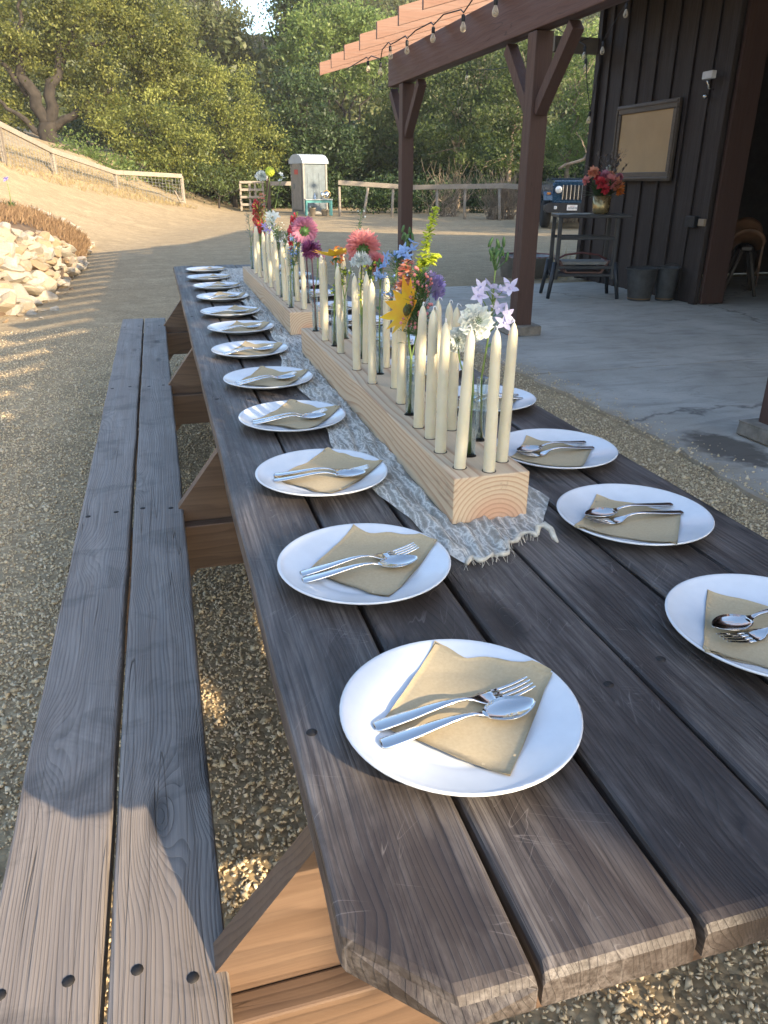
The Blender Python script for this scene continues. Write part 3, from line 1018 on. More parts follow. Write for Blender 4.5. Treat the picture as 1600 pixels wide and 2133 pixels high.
def runner_mesh():
    mb = MB()
    nx, ny = 64, 420
    y0, y1 = 0.985, 5.55
    vs = []
    rs = np.random.default_rng(3)
    ph = rs.uniform(0, 6.28, 12)
    for j in range(ny + 1):
        t = j / ny
        y = y0 + (y1 - y0) * t
        xl = 0.285 + 0.022 * math.sin(y * 2.3 + 0.4) + 0.012 * math.sin(y * 7.1) + 0.006 * math.sin(y * 23)
        xr = 0.612 + 0.025 * math.sin(y * 1.9 + 2.0) + 0.010 * math.sin(y * 8.3)
        if y < 1.16:
            k = (1.16 - y) / 0.175
            xl += 0.035 * k * k
            xr -= 0.115 * k
        for i in range(nx + 1):
            u = i / nx
            x = xl + (xr - xl) * u
            # the wrinkles run mostly along the table, wandering
            q = x + 0.012 * math.sin(y * 9 + ph[0]) + 0.006 * math.sin(y * 21 + ph[1])
            z = 0.0042 * (0.5 + 0.5 * math.sin(q * 150 + ph[2] + 2 * math.sin(y * 5))) + 0.0035 * (0.5 + 0.5 * math.sin(q * 271 + ph[3] + 3 * math.sin(y * 8 + 1)))
            z += 0.004 * max(0, math.sin(q * 63 + y * 6 + ph[4])) ** 2
            z += 0.0025 * max(0, math.sin(y * 48 + 18 * x + ph[5])) ** 3
            z *= 1.35
            edge = min(u, 1 - u)
            z *= 0.4 + 0.6 * min(1, edge / 0.06)
            yy = y
            if j < 30:
                yy += (1 - j / 30) * (0.085 * (u - 0.28) + 0.012 * math.sin(u * 9 + 1) + 0.005 * math.sin(u * 23))
            if 0.366 < x < 0.51 and y > 1.12:
                z = min(z, 0.0025)
            vs.append((x, yy, 0.0016 + z))
    n = nx + 1
    fs = [(j * n + i, j * n + i + 1, (j + 1) * n + i + 1, (j + 1) * n + i) for j in range(ny) for i in range(nx)]
    mb.add(vs, fs, True)
    return mb, vs[:n]
mb, front = runner_mesh()
mb.v = [(x - 0.45, y - 1.0, z) for x, y, z in mb.v]
mb.build('cloth', M_gauze, runner, fix=False)
# rolled, bunched front hem and a loose twisted corner
M_hem = petalmat('gauze_hem', (0.70, 0.66, 0.56), (0.50, 0.46, 0.38), 0.25, 0.95, 120)
pts, rr = [], []
for i, p in enumerate(front[::2]):
    t = i / (len(front[::2]) - 1)
    pts.append((p[0] + 0.003 * math.sin(i * 0.9), p[1] + 0.004 * math.sin(i * 0.8) - 0.002, p[2] * 0.3 + TT + 0.0055 + 0.004 * math.sin(i * 0.6) ** 2))
    rr.append(0.0022 + 0.0030 * math.sin(i * 0.75 + 0.5) ** 2)
th = MB()
for k in range(40):
    p = Vector(random.choice(pts)); a = random.uniform(-2.6, -0.5)
    q = p + V(math.cos(a) * 0.012, math.sin(a) * 0.012, -0.003)
    th.tube([p, p.lerp(q, 0.5) + V(random.uniform(-0.003, 0.003), 0, 0.002), (q.x, q.y, TT + 0.0016)], 0.0004, 4, False)
tag(th.build('loose_threads', M_hem, runner, world=True, fix=False), kind='stuff')
MB().tube(pts, rr, 8).build('hem', M_hem, runner, world=True)
e = Vector(pts[-1])
MB().tube([e, e + V(0.006, 0.010, 0.010), e + V(0.016, 0.008, 0.014), e + V(0.022, -0.006, 0.010), e + V(0.020, -0.022, 0.003), e + V(0.021, -0.034, 0.0)],
          [0.004, 0.0055, 0.006, 0.0055, 0.005, 0.002], 8).build('hem', M_hem, runner, world=True)

# ------------------------------------------------------------------ drilled timber blocks
def fir(name, ends_dark):
    """sawn fir: growth rings round a pith below the block, so the end shows arcs and the sides show lines"""
    m = NT(name)
    p = m.coord()
    s = m.xyz(p)
    wob = m.noise(m.comb(m.math('MULTIPLY', s[0], 9.0), m.math('MULTIPLY', s[1], 1.2), m.math('MULTIPLY', s[2], 9.0)), 1.0, 3)
    x = m.math('ADD', s[0], m.math('MULTIPLY_ADD', m.noise(m.comb(0.0, m.math('MULTIPLY', s[1], 1.6), 0.0), 1.0, 2), 0.05, -0.035))
    z = m.math('ADD', s[2], 0.012)
    r = m.math('SQRT', m.math('ADD', m.math('MULTIPLY', x, x), m.math('MULTIPLY', z, z)))
    r = m.math('ADD', r, m.math('MULTIPLY', wob, 0.010))
    fr = m.math('FRACT', m.math('MULTIPLY', r, 118.0))
    ring = m.ramp(fr, [(0.0, 0.0), (0.55, 0.12), (0.86, 1.0), (0.97, 0.85), (1.0, 0.0)])
    fib = m.noise(m.comb(m.math('MULTIPLY', s[0], 260.0), m.math('MULTIPLY', s[1], 6.0), m.math('MULTIPLY', s[2], 260.0)), 1.0, 3, 0.6)
    heart = m.ramp(r, [(0.045, 1.0), (0.075, 0.0)])
    base = m.mix(heart, (0.60, 0.465, 0.31), (0.58, 0.35, 0.225))
    col = m.mix(m.math('MULTIPLY', ring, 0.62), base, (0.34, 0.165, 0.085))
    col = m.mix(m.math('MULTIPLY', m.ramp(fib, [(0.4, 0.0), (0.75, 1.0)]), 0.25), col, (0.42, 0.29, 0.17))
    st = m.noise(m.comb(m.math('MULTIPLY', s[0], 22.0), m.math('MULTIPLY', s[1], 2.6), m.math('MULTIPLY', s[2], 22.0)), 1.0, 5, 0.7, 0.6)
    col = m.mix(m.ramp(st, [(0.62, 0.0), (0.72, 0.55)]), col, (0.20, 0.13, 0.085))
    kd = m.voro(m.comb(m.math('MULTIPLY', s[0], 3.0), m.math('MULTIPLY', s[1], 2.3), m.math('MULTIPLY', s[2], 7.0)), 1.0)
    col = m.mix(m.ramp(kd, [(0.07, 0.9), (0.14, 0.0)]), col, (0.20, 0.095, 0.045))
    m.set(Base_Color=col, Roughness=0.72)
    m.p.inputs['Specular IOR Level'].default_value = 0.3
    m.bump(m.math('ADD', m.math('MULTIPLY', fib, 0.5), m.math('MULTIPLY', ring, 0.5)), 0.25, 0.0015)
    return m.m
M_fir = fir('sawn_fir', 0)
M_holeshade = plain('hole_shade_paint', (0.05, 0.032, 0.02), 0.9)  # dark discs on the block top stand for shade inside its holes
BT = 0.851
def block(label, x0, x1, y0, y1, rz):
    o = thing('timber_block', label, 'timber block', ((x0 + x1) / 2, (y0 + y1) / 2, TT + 0.0045), rz, 'drilled blocks holding the candles')
    mb = MB().bevbox(x1 - x0, y1 - y0, BT - TT - 0.0045, 0.0022, T(0, 0, (BT - TT - 0.0045) / 2))
    mb.v = [(a + random.uniform(-0.0004, 0.0004), b, c) for a, b, c in mb.v]
    mb.build('timber', M_fir, o)
    return o
block1 = block('pale sawn fir block drilled for candles, nearer of the two', 0.366, 0.508, 1.118, 2.62, 0.0)
block2 = block('pale sawn fir block drilled for candles, farther of the two', 0.386, 0.528, 2.965, 4.76, -0.004)

hole_shade_mesh = MB().lathe([(0.0128, 0.0), (0.0128, 0.0007), (0.0108, 0.0007), (0.0108, 0.0003), (0.0001, 0.0003)], 20).mesh('hole_shade', M_holeshade)
def hole_shade(x, y):
    b = block1 if y < 2.8 else block2
    link('hole_shade', hole_shade_mesh, b, (x - b.location.x, y - b.location.y, BT - TT - 0.0045))

def wax():
    m = NT('ivory_wax')
    n = m.noise(m.vmath('ADD', m.coord(), m.comb(m.math('MULTIPLY', m.rnd(), 5.0), 0.0, 0.0)), 26.0, 3)
    m.set(Base_Color=m.ramp(n, [(0.3, (0.57, 0.515, 0.365)), (0.7, (0.63, 0.58, 0.43))]), Roughness=0.42)
    m.p.inputs['Subsurface Weight'].default_value = 0.55
    m.p.inputs['Subsurface Radius'].default_value = (1.0, 0.75, 0.4)
    m.p.inputs['Subsurface Scale'].default_value = 0.012
    return m.m
M_wax = wax()
M_wick = plain('white_wick', (0.75, 0.74, 0.72), 0.9)
H = 0.247
cprof = [(0.0104, -0.004), (0.0107, 0.0), (0.0106, 0.05), (0.0102, 0.10), (0.0097, 0.15), (0.0091, 0.19), (0.0086, 0.215), (0.0080, 0.226),
         (0.0066, 0.2345), (0.0042, 0.2415), (0.0022, 0.2455), (0.0001, H)]
candle_mesh = MB().lathe(cprof, 20).mesh('taper', M_wax)
wick_meshes = []
for s in range(3):
    wick_meshes.append(MB().tube([(0, 0, H - 0.003), (0, 0, H + 0.003), (0.001 * (s - 1), 0.0015, H + 0.0055), (0.003 * (s - 1) + 0.001, 0.0045, H + 0.0045), (0.005 * (s - 1) + 0.002, 0.006, H - 0.001)],
                                 [0.0009] * 4 + [0.0006], 6).mesh('wick', M_wick))
CANDLES = [(0.395, 1.168, 0.406), (0.439, 1.139, 0.437), (0.482, 1.181, 0.487), (0.391, 1.258, 0.394), (0.400, 1.343, 0.399), (0.400, 1.417, 0.405),
           (0.460, 1.384, 0.462), (0.473, 1.449, 0.471), (0.473, 1.525, 0.475), (0.419, 1.602, 0.421), (0.446, 1.740, 0.447), (0.404, 1.801, 0.403),
           (0.402, 1.956, 0.399), (0.409, 2.180, 0.405), (0.403, 2.380, 0.407), (0.447, 2.029, 0.450), (0.486, 2.473, 0.488), (0.486, 1.962, 0.487),
           (0.440, 2.585, 0.438), (0.485, 1.680, 0.487), (0.480, 2.200, 0.478),
           (0.423, 4.355, 0.433), (0.422, 4.166, 0.417), (0.422, 3.930, 0.418), (0.421, 3.736, 0.415), (0.415, 3.462, 0.409), (0.473, 4.000, 0.470),
           (0.418, 3.291, 0.415), (0.466, 3.260, 0.464), (0.455, 3.034, 0.451), (0.419, 3.175, 0.419), (0.478, 3.60, 0.476), (0.486, 4.30, 0.490)]
rank = {}
ysort = sorted(CANDLES, key=lambda c: c[1])
n1 = [c for c in ysort if c[1] < 2.8]
n2 = [c for c in ysort if c[1] > 2.8]
CARD = ['first', 'second', 'third', 'fourth', 'fifth', 'sixth', 'seventh', 'eighth', 'ninth', 'tenth', 'eleventh', 'twelfth', 'thirteenth', 'fourteenth',
        'fifteenth', 'sixteenth', 'seventeenth', 'eighteenth', 'nineteenth', 'twentieth', 'twenty-first', 'twenty-second']
for blk, lst in (('nearer', n1), ('farther', n2)):
    for i, c in enumerate(lst):
        x, y, xt = c
        o = thing('taper_candle', 'ivory taper candle, %s from the camera in the %s block' % (CARD[i], blk), 'candle', (x, y, BT), random.uniform(0, 6.28), 'taper candles')
        lean = Matrix.Rotation((xt - x) / 0.25, 4, 'Y') @ Matrix.Rotation(random.uniform(-0.012, 0.012), 4, 'X')
        o.rotation_euler = (lean @ Matrix.Rotation(random.uniform(0, 6.28), 4, 'Z')).to_euler()
        sz = random.uniform(0.965, 1.012)
        link('taper', candle_mesh, o, scale=(1, 1, sz))
        link('wick', random.choice(wick_meshes), o, scale=(1, 1, sz))
        hole_shade(x, y)

# ------------------------------------------------------------------ glass tubes
def glass():
    m = NT('clear_glass')
    lw = m.node('ShaderNodeLayerWeight'); lw.inputs['Blend'].default_value = 0.28
    gl = m.node('ShaderNodeBsdfGlossy'); gl.inputs['Roughness'].default_value = 0.03
    gl.inputs['Color'].default_value = (0.95, 0.97, 0.97, 1)
    tp = m.node('ShaderNodeBsdfTransparent'); tp.inputs['Color'].default_value = (0.90, 0.93, 0.92, 1)
    mx = m.node('ShaderNodeMixShader')
    m.put(mx.inputs[0], m.math('MULTIPLY_ADD', lw.outputs['Facing'], 0.55, 0.03))
    m.t.links.new(tp.outputs[0], mx.inputs[1]); m.t.links.new(gl.outputs[0], mx.inputs[2])
    m.t.links.new(mx.outputs[0], m.out.inputs['Surface'])
    return m.m
M_glass = glass()
tube_mesh = MB().lathe([(0.0104, 0.0), (0.0104, 0.121), (0.0116, 0.1245), (0.0112, 0.1255), (0.0096, 0.122), (0.0094, 0.002), (0.0001, 0.001)], 20).mesh('glass', M_glass)
water_mesh = MB().lathe([(0.0088, 0.002), (0.0088, 0.068), (0.0001, 0.0675)], 16).mesh('water', M_glass)
TUBES = [(0.405, 2.551), (0.414, 2.286), (0.472, 2.395), (0.452, 2.093), (0.448, 1.893), (0.411, 1.510), (0.436, 1.224), (0.489, 1.305),
         (0.432, 4.612), (0.422, 3.396), (0.411, 3.090), (0.500, 3.196), (0.480, 1.840), (0.468, 3.82), (0.470, 4.50), (0.478, 3.42), (0.470, 4.16), (0.442, 1.655)]
order = sorted(range(len(TUBES)), key=lambda i: TUBES[i][1])
for i, (x, y) in enumerate(TUBES):
    near = y < 2.8
    k = [j for j in order if (TUBES[j][1] < 2.8) == near].index(i)
    o = thing('glass_tube', 'clear glass tube vase, %s from the camera in the %s block' % (CARD[k], 'nearer' if near else 'farther'), 'vase', (x, y, BT - 0.002), 0, 'glass tube vases')
    link('glass', tube_mesh, o)
    link('water', water_mesh, o)
    hole_shade(x, y)

# ------------------------------------------------------------------ flowers
M_stem = petalmat('green_stem', (0.20, 0.28, 0.06), (0.13, 0.20, 0.045), 0.15, 0.5, 40)
M_stemred = petalmat('red_stem', (0.20, 0.06, 0.06), (0.12, 0.05, 0.04), 0.1, 0.5, 40)
M_leaf = petalmat('flower_leaf', (0.10, 0.20, 0.06), (0.06, 0.13, 0.04), 0.3, 0.5, 50)
M_yellow = petalmat('yellow_petal', (0.85, 0.55, 0.02), (0.80, 0.33, 0.02), 0.42, 0.5, 22)
M_pink = petalmat('coral_petal', (0.76, 0.33, 0.31), (0.66, 0.22, 0.22), 0.42, 0.55, 30)
M_mauve = petalmat('mauve_petal', (0.62, 0.27, 0.36), (0.48, 0.17, 0.27), 0.42, 0.55, 30)
M_white = petalmat('white_petal', (0.82, 0.82, 0.74), (0.70, 0.74, 0.66), 0.40, 0.6, 40)
M_lime = petalmat('lime_petal', (0.74, 0.78, 0.10), (0.58, 0.66, 0.07), 0.45, 0.55, 50)
M_lilac = petalmat('lilac_petal', (0.68, 0.65, 0.78), (0.55, 0.50, 0.70), 0.4, 0.55, 60)
M_blue = petalmat('sky_blue_petal', (0.34, 0.50, 0.78), (0.26, 0.38, 0.66), 0.4, 0.55, 60)
M_violet = petalmat('violet_petal', (0.47, 0.39, 0.70), (0.36, 0.29, 0.60), 0.4, 0.55, 60)
M_red = petalmat('red_petal', (0.70, 0.07, 0.08), (0.50, 0.03, 0.06), 0.35, 0.5, 60)
M_magenta = petalmat('magenta_petal', (0.40, 0.11, 0.24), (0.26, 0.06, 0.16), 0.35, 0.5, 60)
M_peach = petalmat('peach_petal', (0.80, 0.42, 0.25), (0.70, 0.25, 0.18), 0.4, 0.5, 60)
M_orange = petalmat('orange_petal', (0.80, 0.30, 0.05), (0.65, 0.18, 0.04), 0.4, 0.5, 60)
M_core = plain('flower_core', (0.10, 0.085, 0.02), 0.8, bump=0.5, bscale=400)

def basis(d):
    d = Vector(d).normalized()
    u = d.orthogonal().normalized()
    return d, u, d.cross(u)

def petal(mb, base, dirv, nrm, length, width, curl=0.2, n=6, cup=0.15, tip=0.7):
    """one leaf-shaped blade with a centre fold; curl bends it towards nrm"""
    base, d, nn = Vector(base), Vector(dirv).normalized(), Vector(nrm).normalized()
    s = d.cross(nn).normalized()
    vs = []
    for i in range(n + 1):
        t = i / n
        w = width * 0.5 * max(0.04, math.sin(math.pi * min(1, t ** tip * 0.97 + 0.02)))
        c = base + d * (length * t) + nn * (curl * length * t * t)
        for a in (-1, 0, 1):
            vs.append(c + s * (a * w) + nn * (cup * w * abs(a)))
    fs = []
    for i in range(n):
        for a in range(2):
            fs.append((i * 3 + a, i * 3 + a + 1, (i + 1) * 3 + a + 1, (i + 1) * 3 + a))
    mb.add(vs, fs, True)
    return mb

def curve(a, b, bend=0.02, n=10, rs=random):
    a, b = Vector(a), Vector(b)
    w = Vector((rs.uniform(-1, 1), rs.uniform(-1, 1), 0)) * bend
    return [a.lerp(b, i / n) + w * math.sin(math.pi * i / n) for i in range(n + 1)]

def flower(name, label, tube, head, stem_mat=None, r=0.0022, bend=0.008, leaves_n=0, cat='flower'):
    x, y = TUBES[tube]
    dx, dy = random.uniform(-0.004, 0.004), random.uniform(-0.004, 0.004)
    o = thing(name, label, cat, (x + dx, y + dy, BT + 0.004))
    pts = [Vector((x + dx, y + dy, BT + 0.004)), Vector((x - dx * 0.5, y - dy * 0.5, BT + 0.125))]
    top = Vector(head)
    mid = curve(pts[1], top, bend, 8)
    MB().tube([pts[0], pts[0].lerp(pts[1], 0.5)] + mid, [r] * 2 + [r * (1 - 0.35 * i / 8) for i in range(9)], 7).build('stem', stem_mat or M_stem, o, world=True)
    for k in range(leaves_n):
        q = mid[2 + (k * 2) % 6]
        a = random.uniform(0, 6.28)
        petal(MB(), q, (math.cos(a), math.sin(a), 0.6), (0, 0, 1), random.uniform(0.025, 0.045), 0.013, -0.3).build('leaf', M_leaf, o, world=True)
    return o, mid

def rays(o, head, face, n, length, width, mat, curl=0.15, lay=1, name='petal', tilt=0.0, skip=(), jit=0.12):
    d, u, w = basis(face)
    for L in range(lay):
        for k in range(n):
            if k in skip: continue
            a = 2 * math.pi * (k + 0.5 * L + random.uniform(-jit, jit)) / n
            rd = (u * math.cos(a) + w * math.sin(a)) + d * (tilt + 0.15 * L)
            ln = length * random.uniform(0.85, 1.1) * (1 - 0.15 * L)
            b = Vector(head) + (u * math.cos(a) + w * math.sin(a)) * length * 0.16
            petal(MB(), b, rd, d, ln, width * random.uniform(0.85, 1.1), curl * random.uniform(0.5, 1.4), 7, 0.22).build(name, mat, o, world=True)

def sunflower(label, tube, head, face, length=0.042, skip=()):
    o, mid = flower('sunflower', label, tube, head, r=0.0030, bend=0.006, leaves_n=1)
    d = Vector(face).normalized()
    rays(o, Vector(head) + d * 0.004, face, 11, length, 0.026, M_yellow, 0.14, 1, 'petal', 0.36 if abs(face[0]) > 0.5 else 0.25, skip)
    q = d.to_track_quat('Z', 'Y').to_matrix()
    MB().lathe([(0.0001, 0.012), (0.008, 0.010), (0.013, 0.004), (0.012, 0.0)], 16, Vector(head) + d * 0.004, q).build('core', M_core, o, world=True)
    mb = MB()
    _, u, w = basis(face)
    for k in range(10):
        a = 2 * math.pi * k / 10
        petal(mb, Vector(head) - d * 0.001, u * math.cos(a) + w * math.sin(a) - d * 0.25, d, 0.024, 0.007, -0.35)
    mb.build('sepals', M_leaf, o, world=True)
    return o

def dahlia(label, tube, head, face, R, mat, stem_mat=None):
    o, mid = flower('dahlia', label, tube, Vector(head) - Vector(face).normalized() * R * 0.35, r=0.0028, stem_mat=stem_mat, bend=0.004)
    d, u, w = basis(face)
    mb = MB()
    for L in range(11):
        el = -0.72 + L * 0.21
        n = max(7, int(30 * math.cos(el * 0.8)))
        for k in range(n):
            a = 2 * math.pi * (k + 0.5 * (L % 2) + random.uniform(-0.1, 0.1)) / n
            radial = u * math.cos(a) + w * math.sin(a)
            dr = radial * math.cos(el) + d * math.sin(el)
            nn = d * math.cos(el) - radial * math.sin(el)
            ln = R * random.uniform(0.72, 1.0) * (1.0 - 0.03 * L)
            petal(mb, Vector(head) + dr * R * 0.14, dr, nn, ln, R * 0.22, random.uniform(-0.25, 0.30), 5, 0.45, 0.9)
    mb.build('petals', mat, o, world=True)
    mb = MB()
    for k in range(9):
        a = 2 * math.pi * k / 9
        petal(mb, Vector(head) - d * R * 0.30, (u * math.cos(a) + w * math.sin(a)) - d * 0.25, -d, R * 0.42, R * 0.22, -0.2)
    mb.ball(Vector(head) - d * R * 0.30, R * 0.20, 10, 6)
    mb.build('sepals', M_leaf, o, world=True)
    return o

def scabiosa(label, tube, head, face, R, mat=None, dome=True):
    o, mid = flower('scabiosa', label, tube, Vector(head) - Vector(face).normalized() * R * 0.15, r=0.0018)
    d, u, w = basis(face)
    mb = MB()
    for L, (n, l0, tl) in enumerate(((13, 1.0, 0.0), (12, 0.86, 0.22), (11, 0.66, 0.5), (9, 0.45, 0.9))):
        for k in range(n):
            a = 2 * math.pi * (k + 0.4 * L + random.uniform(-0.15, 0.15)) / n
            radial = u * math.cos(a) + w * math.sin(a)
            # frilled petal: fan grid with a wavy rim
            s = d.cross(radial).normalized()
            vs, N, K = [], 4, 5
            ph = random.uniform(0, 6)
            for i in range(N + 1):
                t = i / N
                for q in range(K):
                    b = -1 + 2 * q / (K - 1)
                    wd = R * 0.27 * (0.25 + 0.9 * t) * l0
                    p = Vector(head) + radial * R * l0 * (0.12 + 0.88 * t - 0.16 * b * b * t + 0.07 * t * math.cos(b * 9 + ph)) + s * b * wd + d * (R * tl * t * 0.7 + R * 0.22 * t * t * math.sin(b * 5 + ph) + R * 0.10 * (1 - t))
                    vs.append(p)
            mb.add(vs, [(i * K + q, i * K + q + 1, (i + 1) * K + q + 1, (i + 1) * K + q) for i in range(N) for q in range(K - 1)], True)
    mb.build('petals', mat or M_white, o, world=True)
    mb = MB()
    for k in range(34):
        a, rr_ = k * 2.399, R * 0.30 * math.sqrt(k / 34)
        p = Vector(head) + (u * math.cos(a) + w * math.sin(a)) * rr_ + d * R * 0.30
        mb.ball(p, R * 0.035, 5, 4)
    mb.build('pincushion', M_leaf, o, world=True)
    return o

def star(o, c, face, R, mat, n=5, width=0.42, name='floret'):
    mb = MB()
    d, u, w = basis(face)
    a0 = random.uniform(0, 6)
    for k in range(n):
        a = a0 + 2 * math.pi * k / n
        petal(mb, Vector(c), (u * math.cos(a) + w * math.sin(a)) + d * 0.25, d, R * random.uniform(0.85, 1.1), R * width, 0.05, 5, 0.2, 0.85)
    mb.ball(Vector(c) + d * R * 0.05, R * 0.14, 6, 4)
    mb.build(name, mat, o, world=True)

def spray(label, tube, head, mat, cents, R=0.017, name='star_flower_spray', buds=0, width=0.42, leaf=3):
    """branched stem with star-shaped florets at the given points"""
    o, mid = flower(name, label, tube, head, r=0.0020, bend=0.006, leaves_n=leaf)
    for c in cents:
        c = Vector(c)
        q = min(mid[1:], key=lambda m_: (m_ - (c - Vector((0, 0, 0.028)))).length)
        MB().tube([q, q.lerp(c, 0.55) + V(0, 0, 0.006), c], [0.0011, 0.0009, 0.0008], 5).build('branchlet', M_stem, o, world=True)
        star(o, c, (random.uniform(-0.6, 0.6), random.uniform(-1.0, 0.1), random.uniform(0.1, 0.8)), R * random.uniform(0.85, 1.1), mat, 5, width)
    for k in range(buds):
        c = Vector(head) + V(random.uniform(-0.016, 0.020), random.uniform(-0.012, 0.012), random.uniform(-0.012, 0.018))
        bd = MB().tube([mid[-2], c], [0.0010, 0.0008], 5)
        bd.ball(c + V(0, 0, 0.005), 0.0042, 7, 6, (0.8, 0.8, 2.3), Matrix.Rotation(random.uniform(-0.5, 0.5), 3, 'Y'))
        bd.build('bud', M_leaf, o, world=True)
    return o

def spike(label, tube, head, mat, start=0.3, R=0.008, n=60, name='flower_spike', spread=0.010, bell=False, side=None):
    """tall stem with many small blossoms crowding its upper part"""
    o, mid = flower(name, label, tube, head, r=0.0018, bend=0.010, leaves_n=2)
    mb = MB()
    pts = list(mid)
    lines = [(pts, start, n)]
    if side:
        a = pts[4]
        sb = [a.lerp(Vector(side), t / 5) + V(0, 0, 0.006 * math.sin(math.pi * t / 5)) for t in range(6)]
        MB().tube(sb, [0.0012] * 6, 5).build('side_stem', M_stem, o, world=True)
        lines.append((sb, 0.45, n // 3))
    for P_, st, cnt in lines:
        m_ = len(P_) - 1
        for k in range(cnt):
            t = st + (1 - st) * (k / cnt)
            f = t * m_
            i = min(m_ - 1, int(f))
            c = P_[i].lerp(P_[i + 1], f - i)
            a = k * 2.4
            taper = 1.0 - 0.45 * (k / cnt)
            off = Vector((math.cos(a), math.sin(a), random.uniform(-0.3, 0.5))) * spread * taper * random.uniform(0.5, 1.2)
            c = c + off
            if bell:
                mb.ball(c, R * taper * random.uniform(0.7, 1.1), 6, 5, (0.75, 0.75, 1.25), Matrix.Rotation(random.uniform(-0.7, 0.7), 3, 'X'))
            for q in range(3 if bell else 4):
                b = random.uniform(0, 6.28)
                petal(mb, c, (math.cos(b), math.sin(b), random.uniform(-0.8, 0.6)), (0, 0, 1), R * taper * random.uniform(0.9, 1.5), R * 0.8, 0.1, 3)
    mb.build('blossoms', mat, o, world=True)
    return o

def feathery(label, tube, head, R=0.035, n=150, mats=None, dots=None):
    o, mid = flower('filler_greenery', label, tube, head, r=0.0016, bend=0.008, cat='greenery')
    mb, db = MB(), MB()
    for k in range(n):
        t = random.uniform(0.25, 1.0)
        f = t * 8
        i = min(7, int(f))
        c = mid[i].lerp(mid[i + 1], f - i)
        a = random.uniform(0, 6.28)
        d = Vector((math.cos(a), math.sin(a), random.uniform(0.1, 1.2))).normalized()
        e = c + d * R * random.uniform(0.35, 1.0) * (1.15 - 0.4 * t)
        mb.tube([c, e], [0.0006, 0.0004], 3, False)
        for q in range(3):
            petal(mb, c.lerp(e, 0.4 + 0.3 * q), d + Vector((random.uniform(-1, 1), random.uniform(-1, 1), random.uniform(-0.4, 0.8))), (0, 0, 1), random.uniform(0.004, 0.009), 0.003, 0.0, 2)
        if dots and random.random() < 0.25:
            db.ball(e, random.uniform(0.0022, 0.0042), 6, 4)
    mb.build('foliage', mats or M_leaf, o, world=True)
    if dots:
        db.build('blossoms', dots, o, world=True)
    return o

# nearer block
scabiosa('large white scabiosa with green centre beside the front candles', 6, (0.452, 1.262, 1.088), (0.05, -0.85, 0.35), 0.034)
scabiosa('small white scabiosa low and left of the large white one', 6, (0.424, 1.275, 1.055), (-0.5, -0.8, 0.1), 0.024)
spray('pale lilac star flower spray with buds, rightmost on the table', 7, (0.511, 1.325, 1.195), M_lilac,
      [(0.482, 1.32, 1.139), (0.474, 1.31, 1.126), (0.498, 1.31, 1.140), (0.523, 1.32, 1.130), (0.531, 1.30, 1.139), (0.505, 1.30, 1.124), (0.514, 1.31, 1.102), (0.527, 1.30, 1.092), (0.520, 1.29, 1.078)], 0.0215, buds=12, width=0.46)
sunflower('yellow sunflower drooping left over the candles of the nearer block', 5, (0.424, 1.560, 1.064), (-0.88, -0.20, 0.36), 0.058)
spike('tall lime yellow flower spike rising highest above the nearer block', 17, (0.497, 1.62, 1.270), M_lime, 0.25, 0.0125, 110, side=(0.500, 1.61, 1.172))
feathery('feathery green filler with tiny pink dots beside the drooping sunflower', 5, (0.450, 1.57, 1.140), 0.042, 330, M_leaf, M_pink)
spike('peach and red drooping blossom cluster above the drooping sunflower', 17, (0.446, 1.66, 1.155), M_peach, 0.60, 0.014, 50, 'grevillea', 0.022)
scabiosa('violet scabiosa facing right beside the lime yellow spike', 17, (0.492, 1.610, 1.108), (0.80, 0.2, 0.35), 0.034, M_violet)
spray('sky blue star flowers behind the lime yellow spike', 12, (0.505, 1.84, 1.195), M_blue, [(0.498, 1.82, 1.150), (0.492, 1.83, 1.168), (0.512, 1.84, 1.184), (0.475, 1.85, 1.150), (0.486, 1.83, 1.158), (0.520, 1.85, 1.165)], 0.021, buds=8)
spray('sky blue star flowers low above the middle of the nearer block', 4, (0.452, 1.89, 1.128), M_blue, [(0.456, 1.88, 1.124), (0.440, 1.89, 1.105), (0.466, 1.90, 1.142), (0.452, 1.88, 1.098)], 0.021, buds=3)
dahlia('large coral pink dahlia seen from behind above the nearer block', 3, (0.475, 2.17, 1.149), (0.12, 0.85, 0.45), 0.054, M_pink)
dahlia('small coral pink dahlia below and right of the large one', 3, (0.496, 2.10, 1.112), (0.7, 0.3, 0.2), 0.033, M_pink)
scabiosa('white scabiosa seen from the side under the large coral dahlia', 3, (0.454, 2.10, 1.116), (-0.15, -0.25, 0.95), 0.033)
sunflower('yellow sunflower seen edge on above the nearer block', 1, (0.432, 2.33, 1.108), (-0.10, 0.10, 0.98), 0.060)
feathery('loose sprig of green herb standing behind the sunflower seen edge on', 2, (0.565, 2.52, 1.238), 0.020, 60, M_leaf, M_white)
feathery('pale green filler under the sunflower seen edge on', 1, (0.452, 2.30, 1.07), 0.026, 90, M_leaf, M_lime)
dahlia('dark magenta dahlia at the far end of the nearer block', 0, (0.414, 2.66, 1.106), (-0.4, -0.1, 0.7), 0.038, M_magenta, M_stemred)
spike('mauve pink blossom cluster beside the magenta dahlia', 0, (0.445, 2.70, 1.128), M_mauve, 0.68, 0.012, 40, 'blossom_cluster', 0.020)
spike('orange and violet blossom cluster beside the edge on sunflower', 2, (0.478, 2.50, 1.122), M_orange, 0.70, 0.012, 36, 'blossom_cluster', 0.022)
feathery('soft green sprigs mixed among the flowers in the middle of the nearer block', 12, (0.478, 1.84, 1.150), 0.040, 160, M_leaf, M_blue)
feathery('pale green sprigs standing between the two coral dahlias', 3, (0.470, 2.08, 1.10), 0.034, 120, M_leaf, M_lime)
